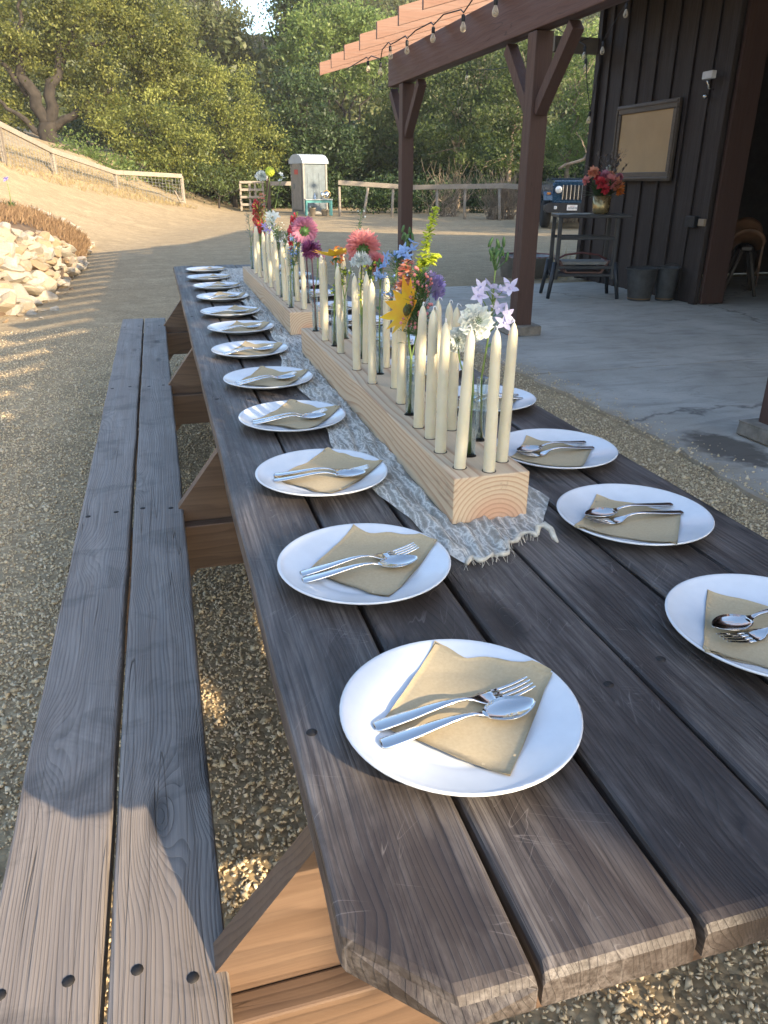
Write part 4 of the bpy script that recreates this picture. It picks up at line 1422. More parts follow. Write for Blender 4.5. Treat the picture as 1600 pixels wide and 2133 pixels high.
# farther block
feathery('green sprigs under the mauve pink dahlia of the farther block', 10, (0.462, 3.15, 1.10), 0.045, 140, M_leaf, M_blue)
feathery('green sprigs with white dots in the middle of the farther block', 13, (0.468, 3.80, 1.12), 0.055, 150, M_leaf, M_white)
feathery('leafy green sprigs behind the deep red snapdragon', 14, (0.475, 4.46, 1.20), 0.060, 150, M_leaf, M_lime)
dahlia('mauve pink dahlia seen from behind at the near end of the farther block', 11, (0.463, 3.02, 1.150), (0.15, 0.9, 0.30), 0.056, M_mauve, M_stemred)
spray('pale blue and white star flowers at the near end of the farther block', 10, (0.466, 3.25, 1.140), M_blue, [(0.45, 3.24, 1.100), (0.478, 3.24, 1.128), (0.49, 3.25, 1.142), (0.46, 3.22, 1.075), (0.475, 3.22, 1.105), (0.452, 3.22, 1.045)], 0.019, buds=6)
spray('small white blossoms on wiry stems in the farther block', 9, (0.455, 3.45, 1.085), M_white, [(0.436, 3.45, 1.075), (0.462, 3.44, 1.080), (0.448, 3.44, 1.06), (0.480, 3.44, 1.10), (0.470, 3.43, 1.055)], 0.017, buds=4)
spike('bright red snapdragon spike in the farther block', 15, (0.505, 3.50, 1.185), M_red, 0.35, 0.014, 46, 'snapdragon', 0.024, True)
spike('lime green bud spike beside the red snapdragon', 15, (0.515, 3.46, 1.200), M_lime, 0.42, 0.006, 40, 'bud_spike', 0.009)
spray('large white star flowers in the middle of the farther block', 13, (0.462, 3.95, 1.175), M_white, [(0.458, 3.94, 1.170), (0.440, 3.92, 1.140), (0.478, 3.93, 1.148), (0.450, 3.93, 1.158), (0.468, 3.92, 1.132), (0.485, 3.93, 1.165), (0.448, 3.92, 1.125)], 0.026, buds=3, width=0.55)
spray('dusky blue star flowers below the large white ones', 16, (0.465, 4.10, 1.130), M_violet, [(0.448, 4.08, 1.112), (0.472, 4.08, 1.120), (0.488, 4.08, 1.108), (0.455, 4.07, 1.092), (0.478, 4.07, 1.085)], 0.021, buds=3)
spike('deep red snapdragon spike at the far end of the farther block', 14, (0.462, 4.50, 1.225), M_red, 0.30, 0.017, 50, 'snapdragon', 0.028, True)
spike('orange and lime blossom spike behind the deep red snapdragon', 14, (0.495, 4.48, 1.262), M_peach, 0.40, 0.017, 46, 'blossom_spike', 0.026)
scabiosa('white scabiosa on a tall stem, farthest left of the tall flowers', 8, (0.502, 4.50, 1.345), (-0.1, -0.6, 0.7), 0.036)
o, mid = flower('seed_head', 'round lime green scabiosa seed head on a tall stem', 14, (0.538, 4.42, 1.352), r=0.0030)
mb = MB().ball((0.538, 4.42, 1.366), 0.024, 14, 10, (1, 1, 0.92))
for k in range(60):
    a, z = k * 2.4, 1 - 2 * (k + 0.5) / 60
    r = math.sqrt(1 - z * z)
    mb.ball((0.538 + 0.023 * r * math.cos(a), 4.42 + 0.023 * r * math.sin(a), 1.366 + 0.022 * z), 0.0042, 5, 4)
mb.build('seed_ball', M_lime, o, world=True)
spray('thin stem with three tiny cream flowers, rightmost of the tall flowers', 16, (0.580, 4.30, 1.345), M_white, [(0.577, 4.29, 1.352), (0.590, 4.29, 1.335), (0.572, 4.29, 1.322)], 0.016, buds=0, width=0.6, leaf=4)
feathery('grey green eucalyptus sprig at the far end of the farther block', 8, (0.430, 4.64, 1.150), 0.045, 70, plain('eucalyptus', (0.20, 0.27, 0.24), 0.6))

# ------------------------------------------------------------------ planting bed with its rock wall
def lerp3(a, b, t):
    return tuple(a[i] + (b[i] - a[i]) * t for i in range(3))
def along(curve_, t):
    f = t * (len(curve_) - 1)
    i = min(len(curve_) - 2, int(f))
    return lerp3(curve_[i], curve_[i + 1], f - i)
BOT = [(-4.6, 6.6, 0.0), (-3.0, 7.5, 0.0), (-1.80, 8.85, 0.0), (-1.58, 9.7, 0.0), (-1.42, 11.5, 0.01), (-1.36, 13.5, 0.03), (-1.36, 14.2, 0.02)]
TOP = [(-5.0, 8.6, 0.92), (-3.3, 9.2, 0.92), (-2.02, 10.15, 0.84), (-1.68, 11.0, 0.78), (-1.46, 12.8, 0.42), (-1.38, 13.8, 0.10), (-1.37, 14.3, 0.05)]
BAK = [(-7.0, 11.8, 1.20), (-4.4, 12.6, 1.14), (-2.35, 13.5, 0.99), (-2.03, 14.5, 0.86), (-1.68, 16.0, 0.58), (-1.52, 17.2, 0.30), (-1.47, 17.9, 0.03)]
bed = MB()
rows = []
for k in range(60):
    t = k / 59
    b, tp, bk = along(BOT, t), along(TOP, t), along(BAK, t)
    row = [(b[0], b[1], b[2] - 0.25), b, lerp3(b, tp, 0.5), tp] + [lerp3(tp, bk, q / 4) for q in range(1, 5)] + [(bk[0] - 0.05, bk[1] + 0.5, bk[2] - 0.5)]
    rows.append([(x + random.uniform(-0.02, 0.02), y, z + random.uniform(-0.025, 0.025)) for x, y, z in row])
nn = len(rows[0])
bed.add([p for r in rows for p in r], [(j * nn + i, j * nn + i + 1, (j + 1) * nn + i + 1, (j + 1) * nn + i) for j in range(59) for i in range(nn - 1)], True)
tag(bed.build('planting_bed', M_soil, fix=False), kind='structure')

def rockmat():
    m = NT('limestone')
    r = m.rnd()
    n = m.noise(m.coord(), 7.0, 6, 0.65)
    a = m.ramp(r, [(0.0, (0.47, 0.43, 0.36)), (0.45, (0.42, 0.375, 0.30)), (0.72, (0.39, 0.32, 0.22)), (0.88, (0.36, 0.24, 0.13)), (1.0, (0.48, 0.44, 0.38))])
    c = m.mix(m.ramp(n, [(0.44, 0.0), (0.74, 0.7)]), a, (0.40, 0.30, 0.19))
    c = m.mix(m.ramp(m.noise(m.coord(), 18.0, 4), [(0.58, 0.0), (0.75, 0.5)]), c, (0.55, 0.51, 0.44))
    m.set(Base_Color=c, Roughness=0.9)
    m.bump(m.noise(m.coord(), 16.0, 6, 0.7), 0.7, 0.03)
    return m.m
M_rock = rockmat()
def rock_mesh(seed):
    rs = random.Random(seed)
    bm = bmesh.new()
    bmesh.ops.create_icosphere(bm, subdivisions=2, radius=1.0)
    planes = [(Vector((rs.uniform(-1, 1), rs.uniform(-1, 1), rs.uniform(-1, 1))).normalized(), rs.uniform(0.42, 0.74)) for _ in range(15)]
    for v in bm.verts:
        for n, d in planes:
            k = v.co.dot(n)
            if k > d:
                v.co -= n * (k - d) * 0.97
        v.co *= 1 + rs.uniform(-0.06, 0.06)
    me = bpy.data.meshes.new('stone')
    bm.to_mesh(me)
    bm.free()
    me.materials.append(M_rock)
    return me
rocks = [rock_mesh(s) for s in range(9)]
wall = thing('rock_wall', 'dry stacked pale limestone rock wall round the planting bed at left', 'rock wall', (-1.8, 10.0, 0))
rs = random.Random(5)
def rock(p, s, sink=0.3):
    o = link('stone', rs.choice(rocks), wall, (p[0] + 1.8, p[1] - 10.0, p[2]), (rs.uniform(-0.5, 0.5), rs.uniform(-0.5, 0.5), rs.uniform(0, 6.28)),
             (s * rs.uniform(0.8, 1.35), s * rs.uniform(0.8, 1.3), s * rs.uniform(0.45, 0.75)))
for k in range(270):
    t = rs.uniform(0.18, 0.93)
    w = rs.random()
    p = lerp3(along(BOT, t), along(TOP, t), w)
    s = rs.uniform(0.08, 0.215) * (1.0 if t < 0.6 else 0.72)
    rock((p[0] + rs.uniform(-0.03, 0.06), p[1] - 0.04, p[2] + 0.02), s)
for k in range(46):
    t = 0.30 + 0.70 * k / 45
    p = along(BAK, t)
    rock((p[0] + rs.uniform(-0.05, 0.05), p[1] + rs.uniform(-0.06, 0.06), p[2] + 0.03), rs.uniform(0.05, 0.095))
for k in range(22):
    t = k / 21
    p = lerp3((-1.37, 14.0, 0.06), (-1.47, 17.8, 0.05), t)
    rock((p[0] + rs.uniform(-0.06, 0.03), p[1], p[2] + 0.03), rs.uniform(0.06, 0.12))
for k in range(26):
    rock((rs.uniform(-1.75, -1.25), rs.uniform(8.4, 11.5), 0.01), rs.uniform(0.025, 0.06))

def blades(name, pts, hmin, hmax, w, mat, lean=0.5):
    n = len(pts)
    P = np.array(pts)
    h = RNG.uniform(hmin, hmax, n)[:, None]
    d = np.stack([RNG.normal(0, lean, n), RNG.normal(0, lean, n), np.ones(n)], -1)
    d /= np.linalg.norm(d, axis=1, keepdims=True)
    s = np.cross(d, rand_dirs(n)); s /= np.linalg.norm(s, axis=1, keepdims=True)
    return quads_mesh(name, P + d * h * 0.5, d * h * 0.5, s * w, RNG.random(n), mat)
M_drygrass = leafmat('dry_grass', (0.16, 0.09, 0.045), (0.32, 0.21, 0.11), 0.25, 0.8)
pts = []
for k in range(7000):
    p = lerp3(along(TOP, rs.uniform(0.1, 0.97)), along(BAK, 0.0), 0)
    t = rs.uniform(0.12, 0.98)
    p = lerp3(along(TOP, t), along(BAK, t), rs.uniform(0.08, 0.97))
    pts.append(p)
tag(link('dry_grass', blades('dry_grass', pts, 0.05, 0.16, 0.006, M_drygrass)), 'dry brown grass and stalks covering the planting bed', 'dry grass', kind='stuff')
M_straw = leafmat('straw_grass', (0.24, 0.18, 0.08), (0.40, 0.31, 0.15), 0.25, 0.8)
pts = []
for k in range(5000):
    y = rs.uniform(24, 33)
    x = -4.2 + (y - 25.5) * 0.70 + rs.uniform(-2.5, 0.6)
    pts.append((x, y, hgt(x, y)))
tag(link('straw_grass', blades('straw_grass', pts, 0.06, 0.22, 0.008, M_straw)), 'thin straw coloured grass along the wire fence on the bank', 'dry grass', kind='stuff')
o = thing('agapanthus', 'small purple flower on a thin stem in the planting bed', 'plant', (-2.15, 13.2, 0.92))
mb = MB()
for k in range(14):
    a = rs.uniform(0, 6.28)
    petal(mb, (0, 0, 0), (math.cos(a), math.sin(a), 1.6), (0, 0, 1), rs.uniform(0.15, 0.3), 0.02, -0.4)
mb.build('leaves', M_leaf, o)
MB().tube([(0, 0, 0), (0.01, 0, 0.22), (0.0, 0, 0.42)], [0.006, 0.005, 0.004], 6).build('stem', M_stem, o)
mb = MB()
for k in range(20):
    d = Vector((rs.uniform(-1, 1), rs.uniform(-1, 1), rs.uniform(-0.4, 1))).normalized()
    petal(mb, (0, 0, 0.42), d, d.orthogonal(), 0.06, 0.02, 0.1, 3)
mb.build('blossoms', M_violet, o)

# ------------------------------------------------------------------ fences
M_fence = wood('fence_rail', (0.17, 0.135, 0.10), (0.30, 0.255, 0.20), (0.42, 0.38, 0.32), 'x', 0.85, 0.4, 0.5, ring=12)
M_wire = plain('galvanised_wire', (0.32, 0.32, 0.30), 0.5, 0.7)
fl = [(-10.5, 16.5, 4.4), (-7.4, 21.0, 3.6), (-4.05, 25.5, 2.80), (-3.02, 28.0, 2.20), (-1.33, 31.0, 1.62), (1.05, 33.0, 1.52)]
fence = thing('wire_fence', 'weathered post and rail fence with wire mesh running down the bank', 'fence', (1.05, 33.0, 0.3))
def beam_between(a, b, w, h):
    a, b = Vector(a), Vector(b)
    d = b - a
    q = d.to_track_quat('X', 'Z').to_matrix().to_4x4()
    return MB().bevbox(d.length, w, h, 0.008, Matrix.Translation((a + b) / 2) @ q)
for i in range(len(fl) - 1):
    beam_between(fl[i], fl[i + 1], 0.09, 0.15).build('rail', M_fence, fence, world=True)
    wire = MB()
    a, b = Vector(fl[i]), Vector(fl[i + 1])
    n = int((b - a).length / 0.16)
    for k in range(n + 1):
        p = a.lerp(b, k / n)
        wire.tube([p, (p.x, p.y, hgt(p.x, p.y) - 0.15)], 0.0055, 4, False)
    for k in range(9):
        pts = []
        for q in range(7):
            p = a.lerp(b, q / 6)
            g_ = hgt(p.x, p.y) - 0.1
            pts.append((p.x, p.y, p.z + (g_ - p.z) * (k + 0.5) / 9))
        wire.tube(pts, 0.0055, 4, False)
    tag(wire.build('wire_mesh', M_wire, fence, world=True, fix=False), kind='stuff')
for (x, y, z) in fl:
    g_ = hgt(x, y)
    MB().bevbox(0.13, 0.13, z - g_ + 0.3, 0.01).build('post', M_fence, fence, (x - 1.05, y - 33.0 + 0.10, (z + g_) / 2 - 0.3 - 0.15))
beam_between((1.0, 33.0, 0.4), (0.72, 32.7, 1.0), 0.05, 0.05).build('prop', M_fence, fence, world=True)

fr = [(6.95, 31.4, 1.30), (9.6, 30.2, 1.13), (12.3, 27.6, 1.20), (13.4, 25.4, 1.10), (15.2, 22.5, 1.1)]
fence2 = thing('rail_fence', 'single rail grey wooden fence with leaning posts behind the yard', 'fence', (9.6, 30.0, 0.1))
for i in range(len(fr) - 1):
    beam_between(fr[i], fr[i + 1], 0.07, 0.17).build('rail', M_fence, fence2, world=True)
for (x, y, dx) in ((7.0, 31.4, 0.0), (8.05, 30.9, -0.25), (8.95, 30.5, -0.06), (10.4, 29.5, 0.05), (11.25, 28.7, 0.0), (12.2, 27.7, 0.08), (13.0, 26.2, 0.0)):
    MB().tube([(x + dx, y, -0.2), (x + dx * 0.5, y + 0.05, 0.5), (x, y + 0.06, 1.15)], [0.06, 0.055, 0.05], 7).build('post', M_fence, fence2, world=True)
gate = thing('wooden_gate', 'low pale wooden pen gate left of the grey portable toilet', 'gate', (4.1, 36.0, 0.15))
for z in (0.25, 0.55, 0.85, 1.15):
    MB().bevbox(1.05, 0.04, 0.10, 0.008).build('rail', M_fence, gate, (0, 0.0, z))
for x in (-0.5, -0.1, 0.15, 0.5):
    MB().bevbox(0.09, 0.05, 1.2, 0.008).build('upright', M_fence, gate, (x, 0.048, 0.60), (0, random.uniform(-0.08, 0.08), 0))
MB().bevbox(0.16, 0.16, 1.35, 0.01).build('post', plain('dark_post', (0.09, 0.05, 0.035), 0.8), gate, (0.72, 0, 0.62))
beam_between((4.9, 36.0, 1.25), (6.2, 35.9, 1.25), 0.07, 0.17).build('rail', M_fence, gate, world=True)

# ------------------------------------------------------------------ portable toilet
M_pt = plain('grey_plastic', (0.24, 0.225, 0.195), 0.55, var=0.08)
M_pt2 = plain('blue_grey_plastic', (0.12, 0.15, 0.165), 0.38, var=0.12)
M_ptroof = plain('pale_roof_plastic', (0.38, 0.42, 0.45), 0.5, var=0.06)
pt = thing('portable_toilet', 'grey portable toilet with pale domed roof at the back of the yard', 'portable toilet', (6.2, 33.6, 0.10), rad(17))
W = 0.56
MB().box(-W, W, -W, W, 0.0, 0.10).build('skid', M_pt, pt)
MB().bevbox(1.06, 1.06, 1.82, 0.03, T(0, 0, 1.01)).build('cabin', M_pt2, pt)
for sx in (-1, 1):
    for sy in (-1, 1):
        MB().bevbox(0.09, 0.09, 1.84, 0.02).build('corner_post', M_pt, pt, (sx * 0.52, sy * 0.52, 1.02))
d = MB().prism([(-0.40, 0.16), (0.40, 0.16), (0.40, 1.75), (0.34, 1.93), (0.20, 2.03), (0.0, 2.07), (-0.20, 2.03), (-0.34, 1.93), (-0.40, 1.75)], 'x', -0.575, -0.535).build('door', M_pt, pt)
MB().box(-0.592, -0.577, 0.22, 0.26, 0.95, 1.15).build('handle', M_pt2, d)
M_redsign = plain('red_sign', (0.50, 0.10, 0.08), 0.5)
MB().box(-0.589, -0.577, -0.16, 0.16, 1.50, 1.68).build('sign', M_redsign, pt)
rp = [(-0.62, 1.90), (-0.62, 1.98), (-0.52, 2.10), (-0.36, 2.20), (-0.12, 2.25), (0.12, 2.25), (0.36, 2.20), (0.52, 2.10), (0.62, 1.98), (0.62, 1.90)]
MB().prism([(a, b) for a, b in rp], 'x', -0.60, 0.60).build('roof', M_ptroof, pt)
for k in range(3):
    MB().box(-0.36 + 0.27 * k, -0.22 + 0.27 * k, -0.545, -0.532, 0.25, 1.55).build('panel_rib', M_pt2, pt)

# ------------------------------------------------------------------ teal side table with pots
M_teal = plain('teal_paint', (0.07, 0.25, 0.24), 0.5, var=0.15)
M_clay = plain('pale_clay', (0.42, 0.36, 0.28), 0.85)
M_darkleaf = petalmat('pot_leaf', (0.05, 0.10, 0.03), (0.03, 0.06, 0.02), 0.25, 0.5, 40)
tt = thing('side_table', 'small teal painted wooden table beside the grey portable toilet', 'table', (6.15, 31.5, 0.09), rad(-4))
MB().bevbox(1.08, 0.6, 0.035, 0.008).build('tabletop', plain('grey_top', (0.32, 0.34, 0.33), 0.6), tt, (0, 0, 0.595))
MB().box(-0.48, 0.48, -0.26, 0.26, 0.48, 0.576).build('apron', M_teal, tt)
for sx in (-1, 1):
    for sy in (-1, 1):
        MB().bevbox(0.06, 0.06, 0.574, 0.008).build('leg', M_teal, tt, (sx * 0.49, sy * 0.24, 0.289))
def pot(label, x, y, z, r, h, leafy):
    o = thing('plant_pot', label, 'plant pot', (x, y, z))
    MB().lathe([(r * 0.75, 0.0), (r, h), (r * 1.08, h), (r * 1.08, h + 0.02), (r * 0.9, h + 0.02), (r * 0.88, h - 0.02), (0.001, h - 0.02)], 18).build('pot', M_clay, o)
    mb = MB()
    for k in range(leafy):
        a = random.uniform(0, 6.28)
        petal(mb, (0, 0, h - 0.02), (math.cos(a), math.sin(a), random.uniform(0.4, 2)), (0, 0, 1), random.uniform(0.1, 0.22), 0.05, -0.4)
    mb.build('leaves', M_darkleaf, o)
pot('pale clay plant pot under the left half of the teal table', 5.92, 31.55, 0.09, 0.13, 0.27, 24)
pot('pale clay plant pot under the right half of the teal table', 6.42, 31.6, 0.09, 0.15, 0.20, 30)
pot('small white plant pot at the foot of the wire fence end post', 0.93, 32.6, 0.42, 0.09, 0.17, 8)
M_mirror = plain('brushed_metal', (0.55, 0.55, 0.52), 0.2, 1.0)
o = thing('water_urn', 'small metal drinks urn standing on the teal table', 'urn', (6.32, 31.5, 0.703))
MB().lathe([(0.07, 0.0), (0.08, 0.02), (0.08, 0.20), (0.06, 0.24), (0.001, 0.25)], 16).build('body', M_mirror, o)
MB().tube([(0, -0.08, 0.05), (0, -0.11, 0.05), (0, -0.12, 0.02)], 0.01, 6).build('tap', M_mirror, o)
o = thing('round_mirror', 'round gold rimmed mirror standing upright on the teal table', 'mirror', (6.5, 31.5, 0.703))
MB().lathe([(0.001, -0.01), (0.13, -0.01), (0.13, 0.012), (0.001, 0.012)], 28, (0, 0, 0.17), Matrix.Rotation(rad(80), 3, 'X')).build('glass', M_mirror, o)
MB().tube([(0.14 * math.cos(a * math.pi / 12), 0.02 * math.sin(a * math.pi / 12), 0.17 + 0.14 * math.sin(a * math.pi / 12)) for a in range(25)], 0.012, 6).build('rim', plain('gold_paint', (0.40, 0.28, 0.10), 0.35, 0.8), o)
MB().box(-0.06, 0.06, -0.04, 0.04, 0.0, 0.035).build('foot', M_mirror, o)
o = thing('soap_bottle', 'small blue bottle standing at the left of the teal table', 'bottle', (6.0, 31.45, 0.703))
MB().lathe([(0.05, 0.0), (0.055, 0.02), (0.05, 0.13), (0.018, 0.17), (0.018, 0.21), (0.001, 0.212)], 14).build('body', plain('bottle_blue', (0.10, 0.16, 0.26), 0.2), o)
MB().tube([(0, 0, 0.21), (0, 0, 0.245), (0, -0.05, 0.24)], 0.008, 6).build('pump', M_mirror, o)

# ------------------------------------------------------------------ jeep
M_blue_paint = plain('dark_blue_paint', (0.012, 0.045, 0.085), 0.28, var=0.05, coat=0.6)
M_black = plain('black_plastic', (0.015, 0.015, 0.017), 0.55)
M_tyre = plain('tyre_rubber', (0.014, 0.014, 0.014), 0.85, bump=0.4, bscale=30)
M_rim = plain('alloy', (0.30, 0.30, 0.31), 0.35, 0.9)
M_headglass = plain('lamp_glass', (0.75, 0.76, 0.76), 0.08, 0.3)
M_platew = plain('licence_white', (0.78, 0.78, 0.76), 0.4)
M_amber = plain('amber_lens', (0.55, 0.20, 0.03), 0.25)
M_win = plain('windscreen', (0.03, 0.04, 0.045), 0.08)
car = thing('parked_car', 'dark blue off-road car parked nose towards the barn corner', 'car', (12.25, 22.15, 0.02), rad(-20))
body = MB()
body.prism([(0.10, 0.62), (0.10, 1.20), (0.16, 1.28), (1.45, 1.34), (1.55, 1.34), (3.9, 1.30), (3.95, 0.55), (0.3, 0.55)], 'x', -0.70, 0.70)
body.build('body', M_blue_paint, car)
MB().bevbox(1.30, 1.3, 0.10, 0.04, T(0, 0.85, 1.33, rx=0.03)).build('hood', M_blue_paint, car)
gr = MB()
gr.prism([(-0.68, 0.72), (0.68, 0.72), (0.70, 1.05), (0.66, 1.26), (0.40, 1.31), (-0.40, 1.31), (-0.66, 1.26), (-0.70, 1.05)], 'y', 0.02, 0.10)
g_o = gr.build('grille', M_blue_paint, car)
for k in range(7):
    x = -0.345 + 0.115 * k
    MB().bevbox(0.072, 0.02, 0.40, 0.03, T(x, 0.012, 1.02)).build('grille_slot', M_black, g_o)
for k in range(8):
    x = -0.4025 + 0.115 * k
    MB().bevbox(0.034, 0.03, 0.42, 0.012, T(x, -0.002, 1.02)).build('grille_bar', M_rim, g_o)
for s in (-1, 1):
    h = MB().lathe([(0.105, 0.0), (0.105, 0.05), (0.09, 0.055), (0.001, 0.075)], 20, (s * 0.535, 0.015, 1.10), Matrix.Rotation(rad(90), 3, 'X')).build('headlight', M_headglass, car)
    MB().tube([(s * 0.535 + 0.11 * math.cos(a * 0.4189), -0.02, 1.10 + 0.11 * math.sin(a * 0.4189)) for a in range(16)], 0.014, 6).build('bezel', M_black, h)
    MB().bevbox(0.12, 0.05, 0.07, 0.015, T(s * 0.80, 0.12, 0.99)).build('turn_signal', M_amber, car)
    f = MB()
    f.prism([(0.02, 0.80), (0.05, 0.93), (0.25, 1.04), (0.80, 1.04), (1.12, 0.80), (1.16, 0.62), (1.08, 0.62), (1.03, 0.76), (0.76, 0.96), (0.28, 0.96), (0.14, 0.86), (0.10, 0.80)], 'x', min(s * 0.66, s * 0.96), max(s * 0.66, s * 0.96))
    f.build('fender', M_blue_paint, car)
    for wy in (0.55, 3.1):
        R_ = Matrix.Rotation(rad(90), 3, 'Y')
        w_ = MB().lathe([(0.22, -0.13), (0.36, -0.13), (0.40, -0.10), (0.405, 0.0), (0.40, 0.10), (0.36, 0.13), (0.22, 0.13)], 28, (s * 0.80, wy, 0.40), R_).build('wheel', M_tyre, car)
        MB().lathe([(0.22, -0.11), (0.23, 0.11), (0.06, 0.12), (0.001, 0.12)], 20, (s * 0.80, wy, 0.40), R_ if s > 0 else Matrix.Rotation(rad(-90), 3, 'Y')).build('rim', M_rim, w_)
    MB().bevbox(0.09, 0.04, 0.09, 0.015, T(s * 0.62, -0.235, 0.60)).build('fog_lamp', M_headglass, car)
bp = MB()
bp.prism([(-0.95, 0.52), (-0.88, 0.46), (0.88, 0.46), (0.95, 0.52), (0.95, 0.66), (0.80, 0.73), (-0.80, 0.73), (-0.95, 0.66)], 'y', -0.22, 0.02)
b_o = bp.build('bumper', M_black, car)
MB().bevbox(1.3, 0.10, 0.05, 0.01, T(0, -0.12, 0.757)).build('bumper_top', M_blue_paint, b_o)
p_o = MB().bevbox(0.305, 0.012, 0.152, 0.004, T(-0.12, -0.236, 0.60)).build('licence_plate', M_platew, car)
mk = MB()
for k in range(7):
    x = -0.235 + 0.0385 * k
    mk.box(x, x + 0.007, -0.2455, -0.2425, 0.555, 0.62).box(x + 0.018, x + 0.025, -0.2455, -0.2425, 0.555, 0.62)
    mk.box(x + 0.0072, x + 0.0178, -0.2455, -0.2425, 0.585 + 0.012 * (k % 3), 0.592 + 0.012 * (k % 3))
mk.build('plate_characters', plain('plate_ink', (0.06, 0.07, 0.12), 0.5), p_o, fix=False)
MB().box(-0.19, -0.05, -0.2455, -0.2425, 0.640, 0.650).build('plate_line', plain('plate_red', (0.45, 0.10, 0.10), 0.5), p_o)
MB().bevbox(1.30, 0.62, 0.035, 0.012, T(0, 1.22, 1.405)).build('windscreen', M_win, car)      # folded flat on the hood
for sx in (-0.4, 0.4):
    MB().bevbox(0.45, 0.40, 0.20, 0.05, T(sx, 2.35, 1.32)).build('seat', M_black, car)

# ------------------------------------------------------------------ things along the barn wall
M_frm = wood('picture_frame', (0.045, 0.034, 0.026), (0.085, 0.066, 0.05), (0.14, 0.11, 0.085), 'y', 0.5, 0.2, 0.4, ring=12, knots=False, cracks=False)
M_board = plain('tan_board', (0.40, 0.27, 0.14), 0.85, var=0.06, scale=3)
nb = thing('notice_board', 'blank tan board in a dark moulded frame on the barn wall', 'board', (5.80, 9.015, 1.335))
y0, y1, z1 = -0.65, 0.65, 0.87
MB().box(-0.005, 0.015, y0 + 0.06, y1 - 0.06, 0.06, z1 - 0.06).build('panel', M_board, nb)
for (sy, sz, cy, cz) in ((1.30, 0.10, 0, 0.05), (1.30, 0.10, 0, z1 - 0.05), (0.10, z1 - 0.204, y0 + 0.05, z1 / 2), (0.10, z1 - 0.204, y1 - 0.05, z1 / 2)):
    fo = MB().bevbox(0.045, sy, sz, 0.008).build('frame_rail', M_frm, nb, (-0.006, cy, cz))
    if sz < 0.2:
        MB().bevbox(0.02, sy - 0.04, 0.03, 0.008).build('moulding', M_frm, fo, (-0.026, 0, 0.02 if cz > 0.4 else -0.02))
    else:
        MB().bevbox(0.02, 0.03, sz + 0.1, 0.008).build('moulding', M_frm, fo, (-0.026, 0.02 if cy > 0 else -0.02, 0))
o = thing('flood_light', 'small white wall light high on the barn wall by the doorway', 'light', (5.82, 7.86, 2.33))
MB().bevbox(0.06, 0.16, 0.075, 0.008).build('housing', plain('white_enamel', (0.62, 0.62, 0.60), 0.4), o, (-0.10, -0.02, 0.03))
MB().tube([(0, 0, -0.10), (-0.05, 0.02, -0.09), (-0.09, 0.02, 0.0)], 0.010, 6).build('bracket', M_mirror, o)
MB().ball((-0.05, 0.06, -0.16), 0.028, 10, 8).build('sensor', M_mirror, o)
o = thing('switch_box', 'small tan and black switch box low on the barn wall by the doorway', 'switch box', (5.82, 7.76, 0.91))
MB().bevbox(0.06, 0.10, 0.075, 0.006).build('cover', plain('tan_plastic', (0.28, 0.21, 0.14), 0.5), o, (-0.02, -0.10, 0))
MB().bevbox(0.06, 0.16, 0.12, 0.006).build('box', M_black, o, (-0.02, 0.10, 0))

M_iron = plain('black_stand', (0.022, 0.024, 0.028), 0.5)
cs = thing('console_table', 'black two tier stand with splayed legs near the barn wall', 'stand', (4.88, 8.62, 0.02), rad(-17))
MB().bevbox(0.86, 0.50, 0.035, 0.006).build('tabletop', M_iron, cs, (0.06, 0, 0.935))
MB().bevbox(0.70, 0.44, 0.03, 0.006).build('shelf', M_iron, cs, (0, 0, 0.27))
for sx in (-1, 1):
    for sy in (-1, 1):
        MB().bevbox(0.045, 0.045, 0.70, 0.006).build('upright', M_iron, cs, (sx * 0.335, sy * 0.20, 0.57))
        a = Vector((sx * 0.36, sy * 0.21, 0.42)); b = Vector((sx * 0.42, sy * 0.25, 0.0))
        MB().tube([a, b], [0.030, 0.022], 6).build('leg', M_iron, cs)
for sy in (-1, 1):
    MB().bevbox(0.63, 0.03, 0.035, 0.004).build('rail', M_iron, cs, (0, sy * 0.20, 0.69))
    MB().bevbox(0.63, 0.03, 0.035, 0.004).build('rail', M_iron, cs, (0, sy * 0.20, 0.36))
o = thing('wooden_bowl', 'reddish brown wooden tray with handle on the lower shelf of the black stand', 'tray', (4.88, 8.62, 0.308), rad(-17))
mb = MB()
mb.prism([(-0.22, 0.0), (0.22, 0.0), (0.31, 0.15), (0.285, 0.15), (0.20, 0.02), (-0.20, 0.02), (-0.285, 0.15), (-0.31, 0.15)], 'y', -0.17, 0.17)
mb.build('tray', plain('tray_wood', (0.12, 0.055, 0.04), 0.6), o)
MB().box(-0.28, 0.28, -0.165, 0.165, 0.10, 0.135).build('contents', plain('grey_stuffing', (0.20, 0.19, 0.17), 0.9, bump=0.6, bscale=20), o)
MB().tube([(-0.30, 0.0, 0.15), (-0.2, 0.0, 0.20), (0.0, 0, 0.225), (0.2, 0, 0.20), (0.30, 0, 0.15)], 0.012, 6).build('handle', plain('handle_red', (0.10, 0.03, 0.03), 0.6), o)
o = thing('paper_fan', 'loose pale papers lying on top of the black stand', 'papers', (4.76, 8.60, 0.974), rad(-10))
mb = MB()
for k in range(3):
    mb.box(-0.13 + 0.03 * k, 0.10 + 0.04 * k, -0.07, 0.06, 0.0012 + 0.003 * k, 0.0022 + 0.003 * k, T(0, 0, 0, rz=0.2 * k - 0.2))
mb.build('sheets', plain('paper_white', (0.55, 0.53, 0.48), 0.8), o)
bq = thing('bouquet_vase', 'gold glass vase holding a pink, coral and orange bouquet on the black stand', 'vase of flowers', (5.07, 8.62, 0.974))
